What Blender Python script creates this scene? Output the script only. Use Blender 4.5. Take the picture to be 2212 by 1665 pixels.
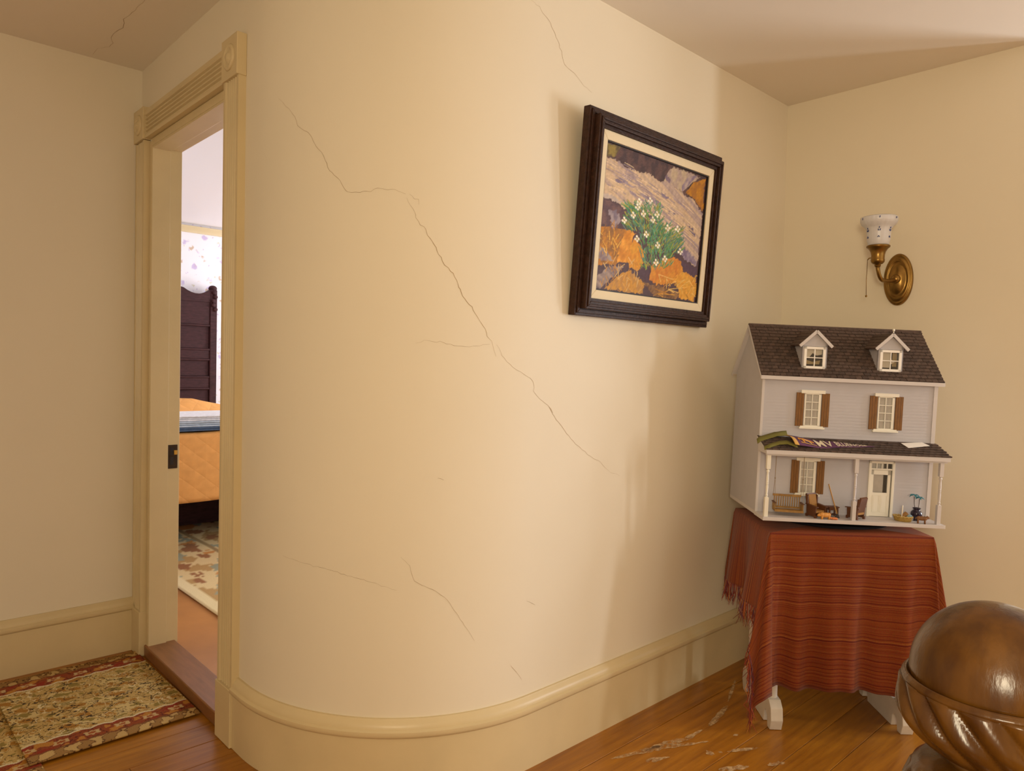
import bpy, bmesh, math, random
import numpy as np
from mathutils import Matrix, Vector
random.seed(7); rng = np.random.default_rng(7)
PI = math.pi
for o in list(bpy.data.objects): bpy.data.objects.remove(o)
COL = bpy.context.scene.collection
SC = bpy.context.scene

# ---------------------------------------------------------------- camera
FPX, YAW, PITCH, ROLL, CAMH = 1553.85, 0.8170616, -0.0266237, 0.0221271, 1.196425
CP, SP = math.cos(PITCH), math.sin(PITCH)
F0 = Vector((math.cos(YAW), math.sin(YAW), 0)); R0 = Vector((math.sin(YAW), -math.cos(YAW), 0)); U0 = Vector((0, 0, 1))
FW = F0*CP + U0*SP; UP1 = U0*CP - F0*SP
RT = R0*math.cos(ROLL) + UP1*math.sin(ROLL); UP = UP1*math.cos(ROLL) - R0*math.sin(ROLL)
CAM = Vector((0, 0, CAMH))
cd = bpy.data.cameras.new('camera'); cam = bpy.data.objects.new('camera', cd); COL.objects.link(cam)
cd.sensor_fit = 'HORIZONTAL'; cd.sensor_width = 36.0; cd.lens = 36.0*FPX/2212; cd.clip_start = 0.02
cam.matrix_world = Matrix(((RT.x, UP.x, -FW.x, 0), (RT.y, UP.y, -FW.y, 0), (RT.z, UP.z, -FW.z, CAMH), (0, 0, 0, 1)))
SC.camera = cam
def ray(x, y): return FW + RT*((x-1106)/FPX) - UP*((y-832.5)/FPX)
def on(x, y, ax, v):
    d = ray(x, y); return CAM + d*((v-CAM[ax])/d[ax])

# ---------------------------------------------------------------- light
vs = SC.view_settings; vs.view_transform = 'Standard'; vs.look = 'None'; vs.gamma = 1.0; vs.exposure = 0.0; vs.use_curve_mapping = False
w = bpy.data.worlds.new('world'); SC.world = w; w.use_nodes = True
w.node_tree.nodes['Background'].inputs[0].default_value = (0.75, 0.85, 1.0, 1); w.node_tree.nodes['Background'].inputs[1].default_value = 0.5
def area(name, loc, target, sx, sy, power, col):
    l = bpy.data.lights.new(name, 'AREA'); l.shape = 'RECTANGLE'; l.size = sx; l.size_y = sy; l.energy = power; l.color = col
    o = bpy.data.objects.new(name, l); COL.objects.link(o); o.location = loc
    o.rotation_euler = (Vector(target)-Vector(loc)).to_track_quat('-Z', 'Y').to_euler(); return o
# daylight standing in windows out of view (stair landing, hall, bedroom), plus added fill
area('daylight_stair_window', (4.42, -1.66, 1.42), (3.42, -1.46, 1.42), 0.20, 1.10, 42, (0.90, 0.94, 1.0))
area('daylight_landing_window', (4.42, -0.66, 1.02), (3.42, -0.50, 1.30), 0.50, 1.00, 36, (0.89, 0.93, 1.0))
area('front_fill_light', (2.30, -2.22, 1.40), (2.20, -1.2, 1.42), 0.80, 1.10, 5, (0.95, 0.91, 0.84))  # added fill lamp, evens out the shadows on the hall walls
area('daylight_hall_window', (-1.10, -0.70, 1.50), (0, -0.55, 1.45), 0.45, 0.65, 43, (1.0, 0.85, 0.58))
area('daylight_bedroom_window', (3.92, 2.75, 1.55), (2.9, 3.15, 1.35), 0.9, 1.3, 50, (0.93, 0.95, 1.0))
area('bedroom_far_fill_light', (3.92, 5.45, 1.55), (2.9, 5.55, 1.5), 0.8, 1.2, 40, (0.93, 0.95, 1.0))  # added fill lamp, brightens the far bedroom wall

# ---------------------------------------------------------------- materials
def lin(c):
    return tuple(((v/255)/12.92 if v/255 <= 0.04045 else ((v/255+0.055)/1.055)**2.4) for v in c)
MATS = {}
def mat(name, col, rough=0.5, metal=0.0, var=0.0, vscale=8.0, bump=0.0, bscale=60.0, stretch=None, col2=None, coat=0.0, trans=0.0, spec=None, rnd=0.0, detail=4.0):
    if name in MATS: return MATS[name]
    m = bpy.data.materials.new(name); m.use_nodes = True; MATS[name] = m
    nt = m.node_tree; N = nt.nodes; L = nt.links; b = N['Principled BSDF']
    b.inputs['Roughness'].default_value = rough; b.inputs['Metallic'].default_value = metal
    if coat: b.inputs['Coat Weight'].default_value = coat; b.inputs['Coat Roughness'].default_value = 0.12
    if trans: b.inputs['Transmission Weight'].default_value = trans
    if spec is not None: b.inputs['Specular IOR Level'].default_value = spec
    c = (*col, 1); b.inputs['Base Color'].default_value = c
    tc = N.new('ShaderNodeTexCoord'); mp = N.new('ShaderNodeMapping'); L.new(tc.outputs['Object'], mp.inputs['Vector'])
    if stretch: mp.inputs['Scale'].default_value = stretch
    src = None
    if var or col2:
        n = N.new('ShaderNodeTexNoise'); n.inputs['Scale'].default_value = vscale; n.inputs['Detail'].default_value = detail
        L.new(mp.outputs[0], n.inputs['Vector'])
        mr = N.new('ShaderNodeMapRange'); mr.inputs[1].default_value = 0.3; mr.inputs[2].default_value = 0.7; L.new(n.outputs['Fac'], mr.inputs[0])
        mx = N.new('ShaderNodeMix'); mx.data_type = 'RGBA'; L.new(mr.outputs[0], mx.inputs[0])
        c2 = col2 if col2 else tuple(v*(1-var) for v in col)
        mx.inputs[6].default_value = c; mx.inputs[7].default_value = (*c2, 1); src = mx.outputs[2]
    if rnd:
        oi = N.new('ShaderNodeObjectInfo'); hs = N.new('ShaderNodeHueSaturation'); mr2 = N.new('ShaderNodeMapRange')
        L.new(oi.outputs['Random'], mr2.inputs[0]); mr2.inputs[3].default_value = 1-rnd; mr2.inputs[4].default_value = 1+rnd
        L.new(mr2.outputs[0], hs.inputs['Value'])
        if src: L.new(src, hs.inputs['Color'])
        else: hs.inputs['Color'].default_value = c
        src = hs.outputs[0]
    if src: L.new(src, b.inputs['Base Color'])
    if bump:
        n2 = N.new('ShaderNodeTexNoise'); n2.inputs['Scale'].default_value = bscale; n2.inputs['Detail'].default_value = 3; L.new(mp.outputs[0], n2.inputs['Vector'])
        bp = N.new('ShaderNodeBump'); bp.inputs['Strength'].default_value = bump; bp.inputs['Distance'].default_value = 0.004
        L.new(n2.outputs['Fac'], bp.inputs['Height']); L.new(bp.outputs[0], b.inputs['Normal'])
    return m
def vcol_mat(name, rough, bump=0.0, bscale=300, spec=0.3):
    m = mat(name, (0.5, 0.5, 0.5), rough, bump=bump, bscale=bscale, spec=spec)
    a = m.node_tree.nodes.new('ShaderNodeAttribute'); a.attribute_name = 'paint'
    m.node_tree.links.new(a.outputs['Color'], m.node_tree.nodes['Principled BSDF'].inputs['Base Color']); return m

M_WALL = mat('wall_plaster', (0.80, 0.71, 0.55), 0.62, var=0.05, vscale=1.3, bump=0.12, bscale=14, spec=0.3)
M_CEIL = mat('ceiling_plaster', (0.83, 0.755, 0.64), 0.75, var=0.05, vscale=1.1, bump=0.10, bscale=10, spec=0.2)
M_TRIM = mat('trim_paint', (0.68, 0.54, 0.305), 0.38, var=0.08, vscale=6, bump=0.10, bscale=30)
M_CRACK = mat('crack_dark', (0.44, 0.31, 0.17), 0.9, var=0.2, vscale=30)
M_FLOOR = mat('floor_wood', (0.42, 0.165, 0.010), 0.33, stretch=(1.2, 14, 14), col2=(0.25, 0.085, 0.005), vscale=3.0, bump=0.15, bscale=12, rnd=0.10)
M_SUB = mat('subfloor_dark', (0.05, 0.025, 0.01), 0.8)
M_SCUFF = mat('floor_scuff', (0.74, 0.50, 0.26), 0.55, var=0.35, vscale=60)
def ragged(m):
    nt = m.node_tree; N = nt.nodes; L = nt.links; tc = N.new('ShaderNodeTexCoord'); mp = N.new('ShaderNodeMapping'); mp.inputs['Scale'].default_value = (1, 1.6, 1); L.new(tc.outputs['Object'], mp.inputs[0])
    n = N.new('ShaderNodeTexNoise'); n.inputs['Scale'].default_value = 34; n.inputs['Detail'].default_value = 7; n.inputs['Roughness'].default_value = 0.7; L.new(mp.outputs[0], n.inputs['Vector'])
    r = N.new('ShaderNodeMapRange'); r.inputs[1].default_value = 0.40; r.inputs[2].default_value = 0.58; r.inputs[4].default_value = 0.85; L.new(n.outputs['Fac'], r.inputs[0]); L.new(r.outputs[0], N['Principled BSDF'].inputs['Alpha'])
ragged(M_SCUFF)
M_THR = mat('threshold_wood', (0.28, 0.115, 0.04), 0.35, stretch=(10, 1.5, 10), var=0.3, vscale=6, bump=0.1)
M_BFLOOR = mat('bedroom_floor_paint', (0.50, 0.22, 0.07), 0.28, var=0.2, vscale=5, bump=0.08, bscale=20)
M_FRAME = mat('frame_dark_wood', (0.050, 0.020, 0.011), 0.5, spec=0.25, var=0.5, vscale=60, bump=0.5, bscale=120)
M_LINER = mat('frame_linen_liner', (0.78, 0.66, 0.45), 0.8, bump=0.2, bscale=400)
M_BLACK = mat('plain_black', (0.015, 0.010, 0.010), 0.6)  # plain black for frame fillet, latch holes and dormer backing
M_BRASS = mat('antique_brass', (0.33, 0.185, 0.045), 0.30, metal=0.85, var=0.45, vscale=22, bump=0.1, bscale=40)
M_GLASS = mat('frosted_shade_glass', (0.86, 0.84, 0.86), 0.35, trans=0.25, var=0.04, vscale=30)
M_BLUE = mat('painted_blue_flowers', (0.035, 0.06, 0.22), 0.4)
M_NEWEL = mat('newel_varnished_wood', (0.125, 0.050, 0.006), 0.27, stretch=(6, 6, 2.0), col2=(0.052, 0.018, 0.003), vscale=8, bump=0.10, bscale=35, coat=0.05, spec=0.38)
M_WHITE = mat('white_furniture_paint', (0.72, 0.66, 0.58), 0.45, var=0.08, vscale=30, bump=0.1)
M_TURN = mat('black_turntable', (0.008, 0.008, 0.011), 0.85, spec=0.1)

# ---------------------------------------------------------------- geometry helpers
class MB:
    def __init__(s): s.v = []; s.f = []; s.m = []; s.cur = 0; s.uv = None
    def add(s, vs, fs, M=None):
        k = len(s.v)
        s.v += [tuple(M @ Vector(p)) if M is not None else tuple(p) for p in vs]
        s.f += [tuple(i+k for i in f) for f in fs]; s.m += [s.cur]*len(fs); return s
    def box(s, x0, x1, y0, y1, z0, z1, M=None):
        return s.add([(x0,y0,z0),(x1,y0,z0),(x1,y1,z0),(x0,y1,z0),(x0,y0,z1),(x1,y0,z1),(x1,y1,z1),(x0,y1,z1)],
                     [(0,3,2,1),(4,5,6,7),(0,1,5,4),(1,2,6,5),(2,3,7,6),(3,0,4,7)], M)
    def prism(s, poly, ax, a, b, M=None):
        n = len(poly); P = []
        for t in (a, b):
            for (p, q) in poly: P.append({0: (t, p, q), 1: (p, t, q), 2: (p, q, t)}[ax])
        fs = [tuple(range(n))[::-1], tuple(range(n, 2*n))]+[(i, (i+1) % n, n+(i+1) % n, n+i) for i in range(n)]
        return s.add(P, fs, M)
    def lathe(s, prof, seg=24, c=(0, 0, 0), M=None, fn=None):
        P = []; n = len(prof)
        for (r, z) in prof:
            for k in range(seg):
                a = 2*PI*k/seg; rr = r*(fn(a, z) if fn else 1)
                P.append((c[0]+rr*math.cos(a), c[1]+rr*math.sin(a), c[2]+z))
        fs = [(i*seg+k, i*seg+(k+1) % seg, (i+1)*seg+(k+1) % seg, (i+1)*seg+k) for i in range(n-1) for k in range(seg)]
        if prof[0][0] > 1e-6: fs.append(tuple(range(seg))[::-1])
        if prof[-1][0] > 1e-6: fs.append(tuple((n-1)*seg+k for k in range(seg)))
        return s.add(P, fs, M)
    def tube(s, pts, r, seg=6, M=None):
        pts = [Vector(p) for p in pts]; P = []; n = len(pts); ref = Vector((0.31, 0.17, 0.93))
        for i, p in enumerate(pts):
            t = (pts[min(i+1, n-1)]-pts[max(i-1, 0)]).normalized()
            if abs(t.dot(ref)) > 0.97: ref = Vector((1, 0.1, 0))
            a = t.cross(ref).normalized(); b = t.cross(a)
            rr = r[i] if isinstance(r, (list, tuple)) else r
            for k in range(seg): P.append(p+a*(rr*math.cos(2*PI*k/seg))+b*(rr*math.sin(2*PI*k/seg)))
        fs = [(i*seg+k, i*seg+(k+1) % seg, (i+1)*seg+(k+1) % seg, (i+1)*seg+k) for i in range(n-1) for k in range(seg)]
        fs += [tuple(range(seg))[::-1], tuple((n-1)*seg+k for k in range(seg))]
        return s.add(P, fs, M)
    def ball(s, c, r, M=None, seg=12, rings=8):
        rx, ry, rz = r if isinstance(r, (tuple, list)) else (r, r, r)
        P = []
        for i in range(rings+1):
            t = PI*i/rings
            for k in range(seg): a = 2*PI*k/seg; P.append((c[0]+rx*math.sin(t)*math.cos(a), c[1]+ry*math.sin(t)*math.sin(a), c[2]-rz*math.cos(t)))
        fs = [(i*seg+k, i*seg+(k+1) % seg, (i+1)*seg+(k+1) % seg, (i+1)*seg+k) for i in range(rings) for k in range(seg)]
        return s.add(P, fs, M)
    def mesh(s, name, mats, smooth=False, bev=0.0, weld=False, norm=True):
        me = bpy.data.meshes.new(name); me.from_pydata(s.v, [], s.f)
        for m in (mats if isinstance(mats, (list, tuple)) else [mats]): me.materials.append(m)
        if len(me.materials) > 1:
            for i, p in enumerate(me.polygons): p.material_index = s.m[i]
        bm = bmesh.new(); bm.from_mesh(me)
        if weld: bmesh.ops.remove_doubles(bm, verts=bm.verts, dist=1e-6)
        if norm: bmesh.ops.recalc_face_normals(bm, faces=bm.faces)
        if bev:
            es = [e for e in bm.edges if len(e.link_faces) == 2 and e.calc_face_angle(0) > 0.5]
            bmesh.ops.bevel(bm, geom=es, offset=bev, segments=2, affect='EDGES', profile=0.5, clamp_overlap=True)
        bm.to_mesh(me); bm.free()
        if smooth:
            for p in me.polygons: p.use_smooth = True
            if smooth != 'all':
                try: me.set_sharp_from_angle(angle=math.radians(38))
                except Exception: pass
        return me
    def build(s, name, mats, parent=None, smooth=False, bev=0.0, **k):
        return obj(name, s.mesh(name, mats, smooth, bev, **k), parent)
def obj(name, me, parent=None):
    o = bpy.data.objects.new(name, me); COL.objects.link(o)
    if parent is not None: o.parent = parent
    return o
def tag(o, label=None, cat=None, group=None, kind=None):
    if label: o['label'] = label
    if cat: o['category'] = cat
    if group: o['group'] = group
    if kind: o['kind'] = kind
    return o
def thing(name, label, cat, M=None, group=None):
    o = bpy.data.objects.new(name, None); COL.objects.link(o); o.empty_display_size = 0.05
    if M is not None: o.matrix_world = M if isinstance(M, Matrix) else Matrix.Translation(M)
    return tag(o, label, cat, group)
def struct(name, mb, m, parent=None, **k):
    return tag(mb.build(name, m, parent, **k), kind='structure')
def rotz(a): return Matrix.Rotation(a, 4, 'Z')
def T(x, y, z): return Matrix.Translation((x, y, z))
def set_paint(me, cols):
    at = me.color_attributes.new('paint', 'FLOAT_COLOR', 'POINT')
    a = np.ones((len(me.vertices), 4), np.float32); a[:, :3] = cols; at.data.foreach_set('color', a.ravel())
def grid_mesh(name, nx, ny, fn, m, smooth=True):
    P = [fn(i/(nx-1), j/(ny-1)) for j in range(ny) for i in range(nx)]
    fs = [(j*nx+i, j*nx+i+1, (j+1)*nx+i+1, (j+1)*nx+i) for j in range(ny-1) for i in range(nx-1)]
    me = bpy.data.meshes.new(name); me.from_pydata(P, [], fs); me.materials.append(m)
    if smooth: me.polygons.foreach_set('use_smooth', [True]*len(fs))
    return me

# ---------------------------------------------------------------- room shell
XA, YB, XC, YD, H = 0.9067, 1.5099, 3.0354, 3.2010, 2.36
TC = 0.025; XF = XA-TC; RC = 0.60; YE = 0.575          # casing depth, casing front plane, corner radius, end of right wall
OY0, OY1, OZ = 2.290, 3.060, 2.030                     # door opening
XW0, XW1, YW0 = -1.20, 4.50, -2.30
def wallpath(n=40):
    P = [((XA, OY0-0.006), (-1, 0)), ((XA, YB+RC), (-1, 0))]
    for i in range(1, n):
        a = PI+PI/2*i/n; P.append(((XA+RC+RC*math.cos(a), YB+RC+RC*math.sin(a)), (math.cos(a), math.sin(a))))
    P += [((XA+RC, YB), (0, -1)), ((XC, YB), (0, -1))]
    return P
def sweep(mb, path, prof, closed=True):
    n = len(prof); P = []
    for (p, nn) in path:
        for (off, z) in prof: P.append((p[0]+nn[0]*off, p[1]+nn[1]*off, z))
    fs = [(i*n+k, i*n+(k+1) % n, (i+1)*n+(k+1) % n, (i+1)*n+k) for i in range(len(path)-1) for k in range(n)]
    fs += [tuple(range(n)), tuple((len(path)-1)*n+k for k in range(n))]
    return mb.add(P, fs)
wb = MB(); sweep(wb, wallpath(), [(0, 0), (0, H), (-0.10, H), (-0.10, 0)])
wb.box(XA, XA+0.10, OY0-0.006, YD, OZ+0.014, H); wb.box(XA, XA+0.10, OY1+0.012, YD, 0, OZ+0.014)
wall_c = struct('wall_center', wb, M_WALL, smooth=True)
struct('wall_left', MB().box(XW0, XA+0.10, YD, YD+0.12, 0, H), M_WALL)
struct('wall_right', MB().box(XC, XC+0.12, YE, YB+0.1, 0, H), M_WALL)
struct('wall_landing', MB().box(XC+0.12, XW1, YE, YE+0.12, 0, H), M_WALL)
def wall_with_windows(name, x0, x1, y0, y1, wins, ax):
    # wall slab with rectangular openings; wins: (a0,a1,z0,z1) along ax
    mb = MB(); lo, hi = (x0, x1) if ax == 0 else (y0, y1); prev = lo
    def bx(a, b, z0, z1):
        if ax == 0: mb.box(a, b, y0, y1, z0, z1)
        else: mb.box(x0, x1, a, b, z0, z1)
    for (a, b, z0, z1) in sorted(wins): bx(prev, a, 0, H); bx(a, b, 0, z0); bx(a, b, z1, H); prev = b
    bx(prev, hi, 0, H); return struct(name, mb, M_WALL)
wall_with_windows('wall_stair', XW1, XW1+0.12, YW0, YE+0.12, [(-1.80, -1.52, 0.88, 2.10), (-0.98, -0.34, 0.45, 1.65)], 1)
wall_with_windows('wall_back', XW0-0.12, XW0, YW0, YD+0.12, [(-1.08, -0.32, 0.92, 2.08)], 1)
wall_with_windows('wall_front', XW0-0.12, XW1+0.12, YW0-0.12, YW0, [(1.86, 2.74, 0.82, 2.00)], 0)  # opening made for the added front fill lamp
struct('ceiling', MB().box(XW0-0.12, XW1+0.12, YW0-0.12, YD+0.12, H, H+0.1), M_CEIL)
def window(name, x, a0, a1, z0, z1, s):
    mb = MB(); t = 0.04
    for (p, q, r, u) in ((a0-0.07, a0, z0-0.05, z1+0.07), (a1, a1+0.07, z0-0.05, z1+0.07), (a0, a1, z1, z1+0.07), (a0-0.1, a1+0.1, z0-0.05, z0)): mb.box(x-s*0.03, x, p, q, r, u)
    o = struct(name, mb, M_TRIM)
    g = MB(); zc = (z0+z1)/2; xx = x+s*0.09
    for (p, q, r, u) in ((a0, a1, z0, z0+t), (a0, a1, z1-t, z1), (a0, a0+t, z0, z1), (a1-t, a1, z0, z1), (a0, a1, zc-t/2, zc+t/2)): g.box(min(xx, xx+s*0.025), max(xx, xx+s*0.025), p, q, r, u)
    g.build('sash', M_TRIM, o)
window('window_1', XW1, -1.80, -1.52, 0.88, 2.10, 1); window('window_2', XW1, -0.98, -0.34, 0.45, 1.65, 1); window('window_3', XW0, -1.08, -0.32, 0.92, 2.08, -1)

# floor: dark base with separate boards
floor = struct('floor', MB().box(XW0-0.12, XW1+0.12, YW0-0.12, YD+0.12, -0.12, -0.022), M_SUB)
gaps = [YD+0.02, 2.985, 2.742, 2.50, 2.370, 2.255, 2.142, 1.95, 1.76, 1.58, 1.385, 1.140, 1.005, 0.885, 0.66, 0.43, 0.22, 0.0, -0.2, -0.42, -0.66, -0.9, -1.15, -1.4, -1.65, -1.9, -2.12, -2.32]
joints = {4: 0.33, 5: 0.62, 6: -0.2, 9: 1.2, 10: -0.1, 11: 1.45, 12: 1.0, 13: 1.9, 14: 1.3}
for i in range(len(gaps)-1):
    y1, y0 = gaps[i], gaps[i+1]
    js = [XW0-0.05, joints.get(i, 0.4+0.9*math.sin(i*2.3)), XW1+0.05]
    for a, b in zip(js[:-1], js[1:]):
        zt = rng.uniform(-0.0012, 0.0)
        mb = MB().box(0, b-a-0.0016, -(y1-y0)/2+0.0011, (y1-y0)/2-0.0011, -0.022, zt)
        o = mb.build('plank', M_FLOOR, floor, bev=0.0012); o.location = (a, (y0+y1)/2, 0)
# worn scuffs on the varnish (floor coordinates from the photograph)
def scuff(pts, wid):
    P = []; fs = []; n = len(pts)
    Q = [on(x, y, 2, 0.0) for x, y in pts]; Q2 = []
    for i in range(n-1):
        for k in range(4): Q2.append(Q[i].lerp(Q[i+1], k/4))
    Q2.append(Q[-1]); n = len(Q2)
    for i, q in enumerate(Q2):
        t = (Q2[min(i+1, n-1)]-Q2[max(i-1, 0)]).normalized(); s = Vector((-t.y, t.x, 0)); f = math.sin(PI*(i+0.25)/(n-0.5))**0.6*rng.uniform(0.55, 1.15)
        P += [q+s*wid*f+Vector((0, 0, 0.0006)), q-s*wid*f*rng.uniform(0.6, 1)+Vector((0, 0, 0.0006))]
    fs = [(2*i, 2*i+1, 2*i+3, 2*i+2) for i in range(n-1)]
    MB().add(P, fs).build('scuff', M_SCUFF, floor)
z8 = lambda x, y: (1200+x/4.424, 1400+y/4.424)
for pts, wd in (([(530,1060),(700,1020),(850,985),(1000,950),(1150,930),(1300,915),(1460,890)], 0.010), ([(860,980),(1000,925),(1120,895),(1250,870),(1400,780)], 0.010),
                ([(1470,745),(1550,660),(1640,550)], 0.010), ([(1650,510),(1680,420),(1720,300)], 0.005), ([(860,1085),(950,1068),(1090,1040)], 0.009), ([(1440,1010),(1475,1005),(1510,1000)], 0.012),
                ([(1640,990),(1740,975),(1800,970),(1950,950)], 0.007), ([(1560,1165),(1700,1150),(1850,1130)], 0.012), ([(2030,1120),(2110,1105),(2190,1095)], 0.010), ([(1560,995),(1590,990)], 0.006), ([(860,885),(870,880)], 0.004), ([(1700,835),(1745,825)], 0.004)):
    scuff([z8(*q) for q in pts], wd*1.5)

# baseboards with moulded cap
BPROF = [(0, 0), (0.022, 0), (0.022, 0.166), (0.026, 0.168), (0.031, 0.176), (0.030, 0.186), (0.022, 0.190), (0.021, 0.196), (0.017, 0.204), (0.010, 0.210), (0.007, 0.2145), (0, 0.2145)]
mb = MB(); sweep(mb, [((XA, 2.1745), (-1, 0))]+wallpath()[1:], BPROF); struct('baseboard_center', mb, M_TRIM, smooth=True)
mb = MB(); sweep(mb, [((XW0, YD), (0, -1)), ((XF+0.002, YD), (0, -1))], BPROF); struct('baseboard_left', mb, M_TRIM, smooth=True)
mb = MB(); sweep(mb, [((XC, YB-0.031), (-1, 0)), ((XC, YE), (-1, 0))], BPROF); struct('baseboard_right', mb, M_TRIM, smooth=True)

# plaster cracks
def wallhit(x, y):
    d = ray(x, y); cx, cy = XA+RC, YB+RC
    t = (YB-CAM.y)/d.y; p = CAM+d*t
    if p.x >= cx: return p, Vector((0, -1, 0))
    a = d.x**2+d.y**2; ox, oy = -cx, -cy; b = 2*(ox*d.x+oy*d.y); c = ox*ox+oy*oy-RC*RC; D = b*b-4*a*c
    if D > 0:
        t = (-b-math.sqrt(D))/(2*a); p = CAM+d*t
        if p.y <= cy: return p, Vector((p.x-cx, p.y-cy, 0)).normalized()
    t = (XA-CAM.x)/d.x; return CAM+d*t, Vector((-1, 0, 0))
def crack(pts, wid, parent, hitf=wallhit):
    Q = []
    for i in range(len(pts)-1):
        (x0, y0), (x1, y1) = pts[i], pts[i+1]; n = max(2, int(math.hypot(x1-x0, y1-y0)/7))
        for k in range(n): Q.append((x0+(x1-x0)*k/n+rng.normal(0, 0.9), y0+(y1-y0)*k/n+rng.normal(0, 0.9)))
    Q.append(pts[-1]); HN = [hitf(*q) for q in Q]; P = []; n = len(HN)
    for i, (p, nn) in enumerate(HN):
        t = (HN[min(i+1, n-1)][0]-HN[max(i-1, 0)][0]).normalized(); s = nn.cross(t); f = wid*0.5*(0.35+0.65*math.sin(PI*(i+0.3)/(n-0.4)))*rng.uniform(0.6, 1.2)
        P += [p+s*f+nn*0.0005, p-s*f+nn*0.0005]
    MB().add(P, [(2*i, 2*i+1, 2*i+3, 2*i+2) for i in range(n-1)]).build('crack', M_CRACK, parent)
z5 = lambda x, y: (560+x/2.378, 200+y/2.378); z6 = lambda x, y: (520+x/2.257, 850+y/2.257)
crack([z5(*q) for q in [(100,30),(150,80),(185,125),(200,170),(262,215),(285,262),(330,325),(352,385),(372,412),(415,450),(435,490),(455,510),(500,514),(570,505),(610,490),(640,498),(695,497),(725,512),(752,521)]], 0.0011, wall_c)
crack([z5(*q) for q in [(757,541),(778,580),(800,615),(803,645),(830,680),(858,703),(866,735),(898,780),(920,830),(955,885),(985,918),(1020,980),(1045,1045),(1090,1100),(1130,1170),(1162,1215),(1172,1250),(1195,1280),(1205,1320),(1216,1355)]], 0.0016, wall_c)
crack([z5(*q) for q in [(770,521),(800,545),(822,548),(820,575)]], 0.0008, wall_c)
crack([z5(*q) for q in [(1225,1295),(1245,1350),(1285,1395),(1320,1425),(1360,1447),(1395,1468),(1414,1500),(1408,1530),(1440,1575),(1485,1605),(1505,1640)]]+[z6(*q) for q in [(1500,60),(1520,100),(1570,165),(1620,235),(1690,295),(1740,325),(1800,385),(1845,400)]], 0.0011, wall_c)
crack([z5(*q) for q in [(800,1290),(850,1275),(930,1280),(1000,1300),(1080,1305),(1185,1292)]], 0.0008, wall_c)
crack([z6(*q) for q in [(205,790),(290,822),(420,855),(520,885),(600,908),(700,940),(760,958)]], 0.0008, wall_c)
crack([z6(*q) for q in [(780,795),(825,840),(842,915),(900,940),(950,962),(995,990),(1030,1040),(1060,1085),(1090,1130),(1140,1205)]], 0.0009, wall_c)
crack([z6(*q) for q in [(1390,1010),(1435,1030)]], 0.0010, wall_c); crack([z6(*q) for q in [(960,410),(990,422)]], 0.0010, wall_c)
crack([z6(*q) for q in [(1310,1322),(1340,1350),(1370,1395)]], 0.0009, wall_c)
crack([(1148,0),(1165,15),(1190,50),(1207,95),(1220,140),(1240,158),(1262,185),(1278,200)], 0.0010, wall_c)
def ceilhit(x, y): return on(x, y, 2, H), Vector((0, 0, -1))
crack([(313,0),(292,22),(268,42),(266,60),(248,70),(240,82),(244,92),(235,100),(212,104),(200,118)], 0.0014, bpy.data.objects['ceiling'], ceilhit)

# ---------------------------------------------------------------- doorway
door = tag(thing('door_1', None, None), kind='structure')
def casing_profile(w, d):   # fluted strip, u across 0..w, depth out 0..d
    P = [(0, 0), (0, d*0.95), (0.012, d*0.95)]
    for k in range(5):
        u0 = 0.014+k*(w-0.030)/5; u1 = 0.014+(k+1)*(w-0.030)/5; P += [(u0+0.001, d*0.90), (u0+0.004, d*0.62), ((u0+u1)/2, d*0.56), (u1-0.004, d*0.62), (u1-0.001, d*0.90)]
    P += [(w-0.014, d), (w, d), (w, 0)]
    return P
def casing(y0, y1, z0, z1, flip=False):
    pr = casing_profile(y1-y0, TC); poly = [(XA-dd, (y1-u) if flip else (y0+u)) for (u, dd) in pr]
    MB().prism(poly, 2, z0, z1).build('casing', M_TRIM, door)
CR0, CR1, CL0, CL1 = 2.174, 2.284, 3.085, 3.197
casing(CR0, CR1, 0.178, 2.062); casing(CL0, CL1, 0.178, 2.055, True)
pr = casing_profile(0.106, TC)
mbh = MB(); poly = [(XA-dd, 2.060+u) for (u, dd) in pr]; mbh.prism(poly, 1, CR1+0.004, CL0-0.002); mbh.build('head_casing', M_TRIM, door)
MB().box(XA-0.030, XA, CR0-0.003, CR1+0.004, 0, 0.180).build('plinth', M_TRIM, door, bev=0.002)
MB().box(XA-0.030, XA, CL0-0.003, CL1+0.002, 0, 0.180).build('plinth', M_TRIM, door, bev=0.002)
for (y0, y1) in ((CR0-0.004, CR1+0.006), (CL0-0.004, CL1+0.003)):
    b = MB().box(XA-0.031, XA, y0, y1, 2.058, 2.184).build('corner_block', M_TRIM, door, bev=0.002)
    yc = (y0+y1)/2; Mr = T(XA-0.031, yc, 2.121) @ Matrix.Rotation(-PI/2, 4, 'Y')
    MB().lathe([(0.0, 0.010), (0.010, 0.009), (0.016, 0.003), (0.022, 0.001), (0.028, 0.005), (0.033, 0.007), (0.038, 0.004), (0.042, -0.002)], 28, M=Mr).build('rosette', M_TRIM, b, smooth='all')
XJ = 1.018
MB().box(XA-0.004, XJ, OY1, OY1+0.024, 0, OZ+0.02).build('jamb', M_TRIM, door, bev=0.0015)
MB().box(XA-0.004, XJ, OY0-0.012, OY0, 0, OZ+0.02).build('jamb', M_TRIM, door, bev=0.0015)
MB().box(XA-0.004, XJ, OY0, OY1, OZ, OZ+0.028).build('head_jamb', M_TRIM, door, bev=0.0015)
MB().box(XA-0.003, 0.972, OY1-0.008, OY1, 0.04, OZ).build('door_stop', M_TRIM, door, bev=0.0012)
MB().box(XA-0.003, 0.972, OY0, OY1-0.008, OZ-0.008, OZ).build('door_stop', M_TRIM, door, bev=0.0012)
MB().box(XA-0.003, 0.972, OY0, OY0+0.008, 0.04, OZ-0.008).build('door_stop', M_TRIM, door, bev=0.0012)
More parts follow.
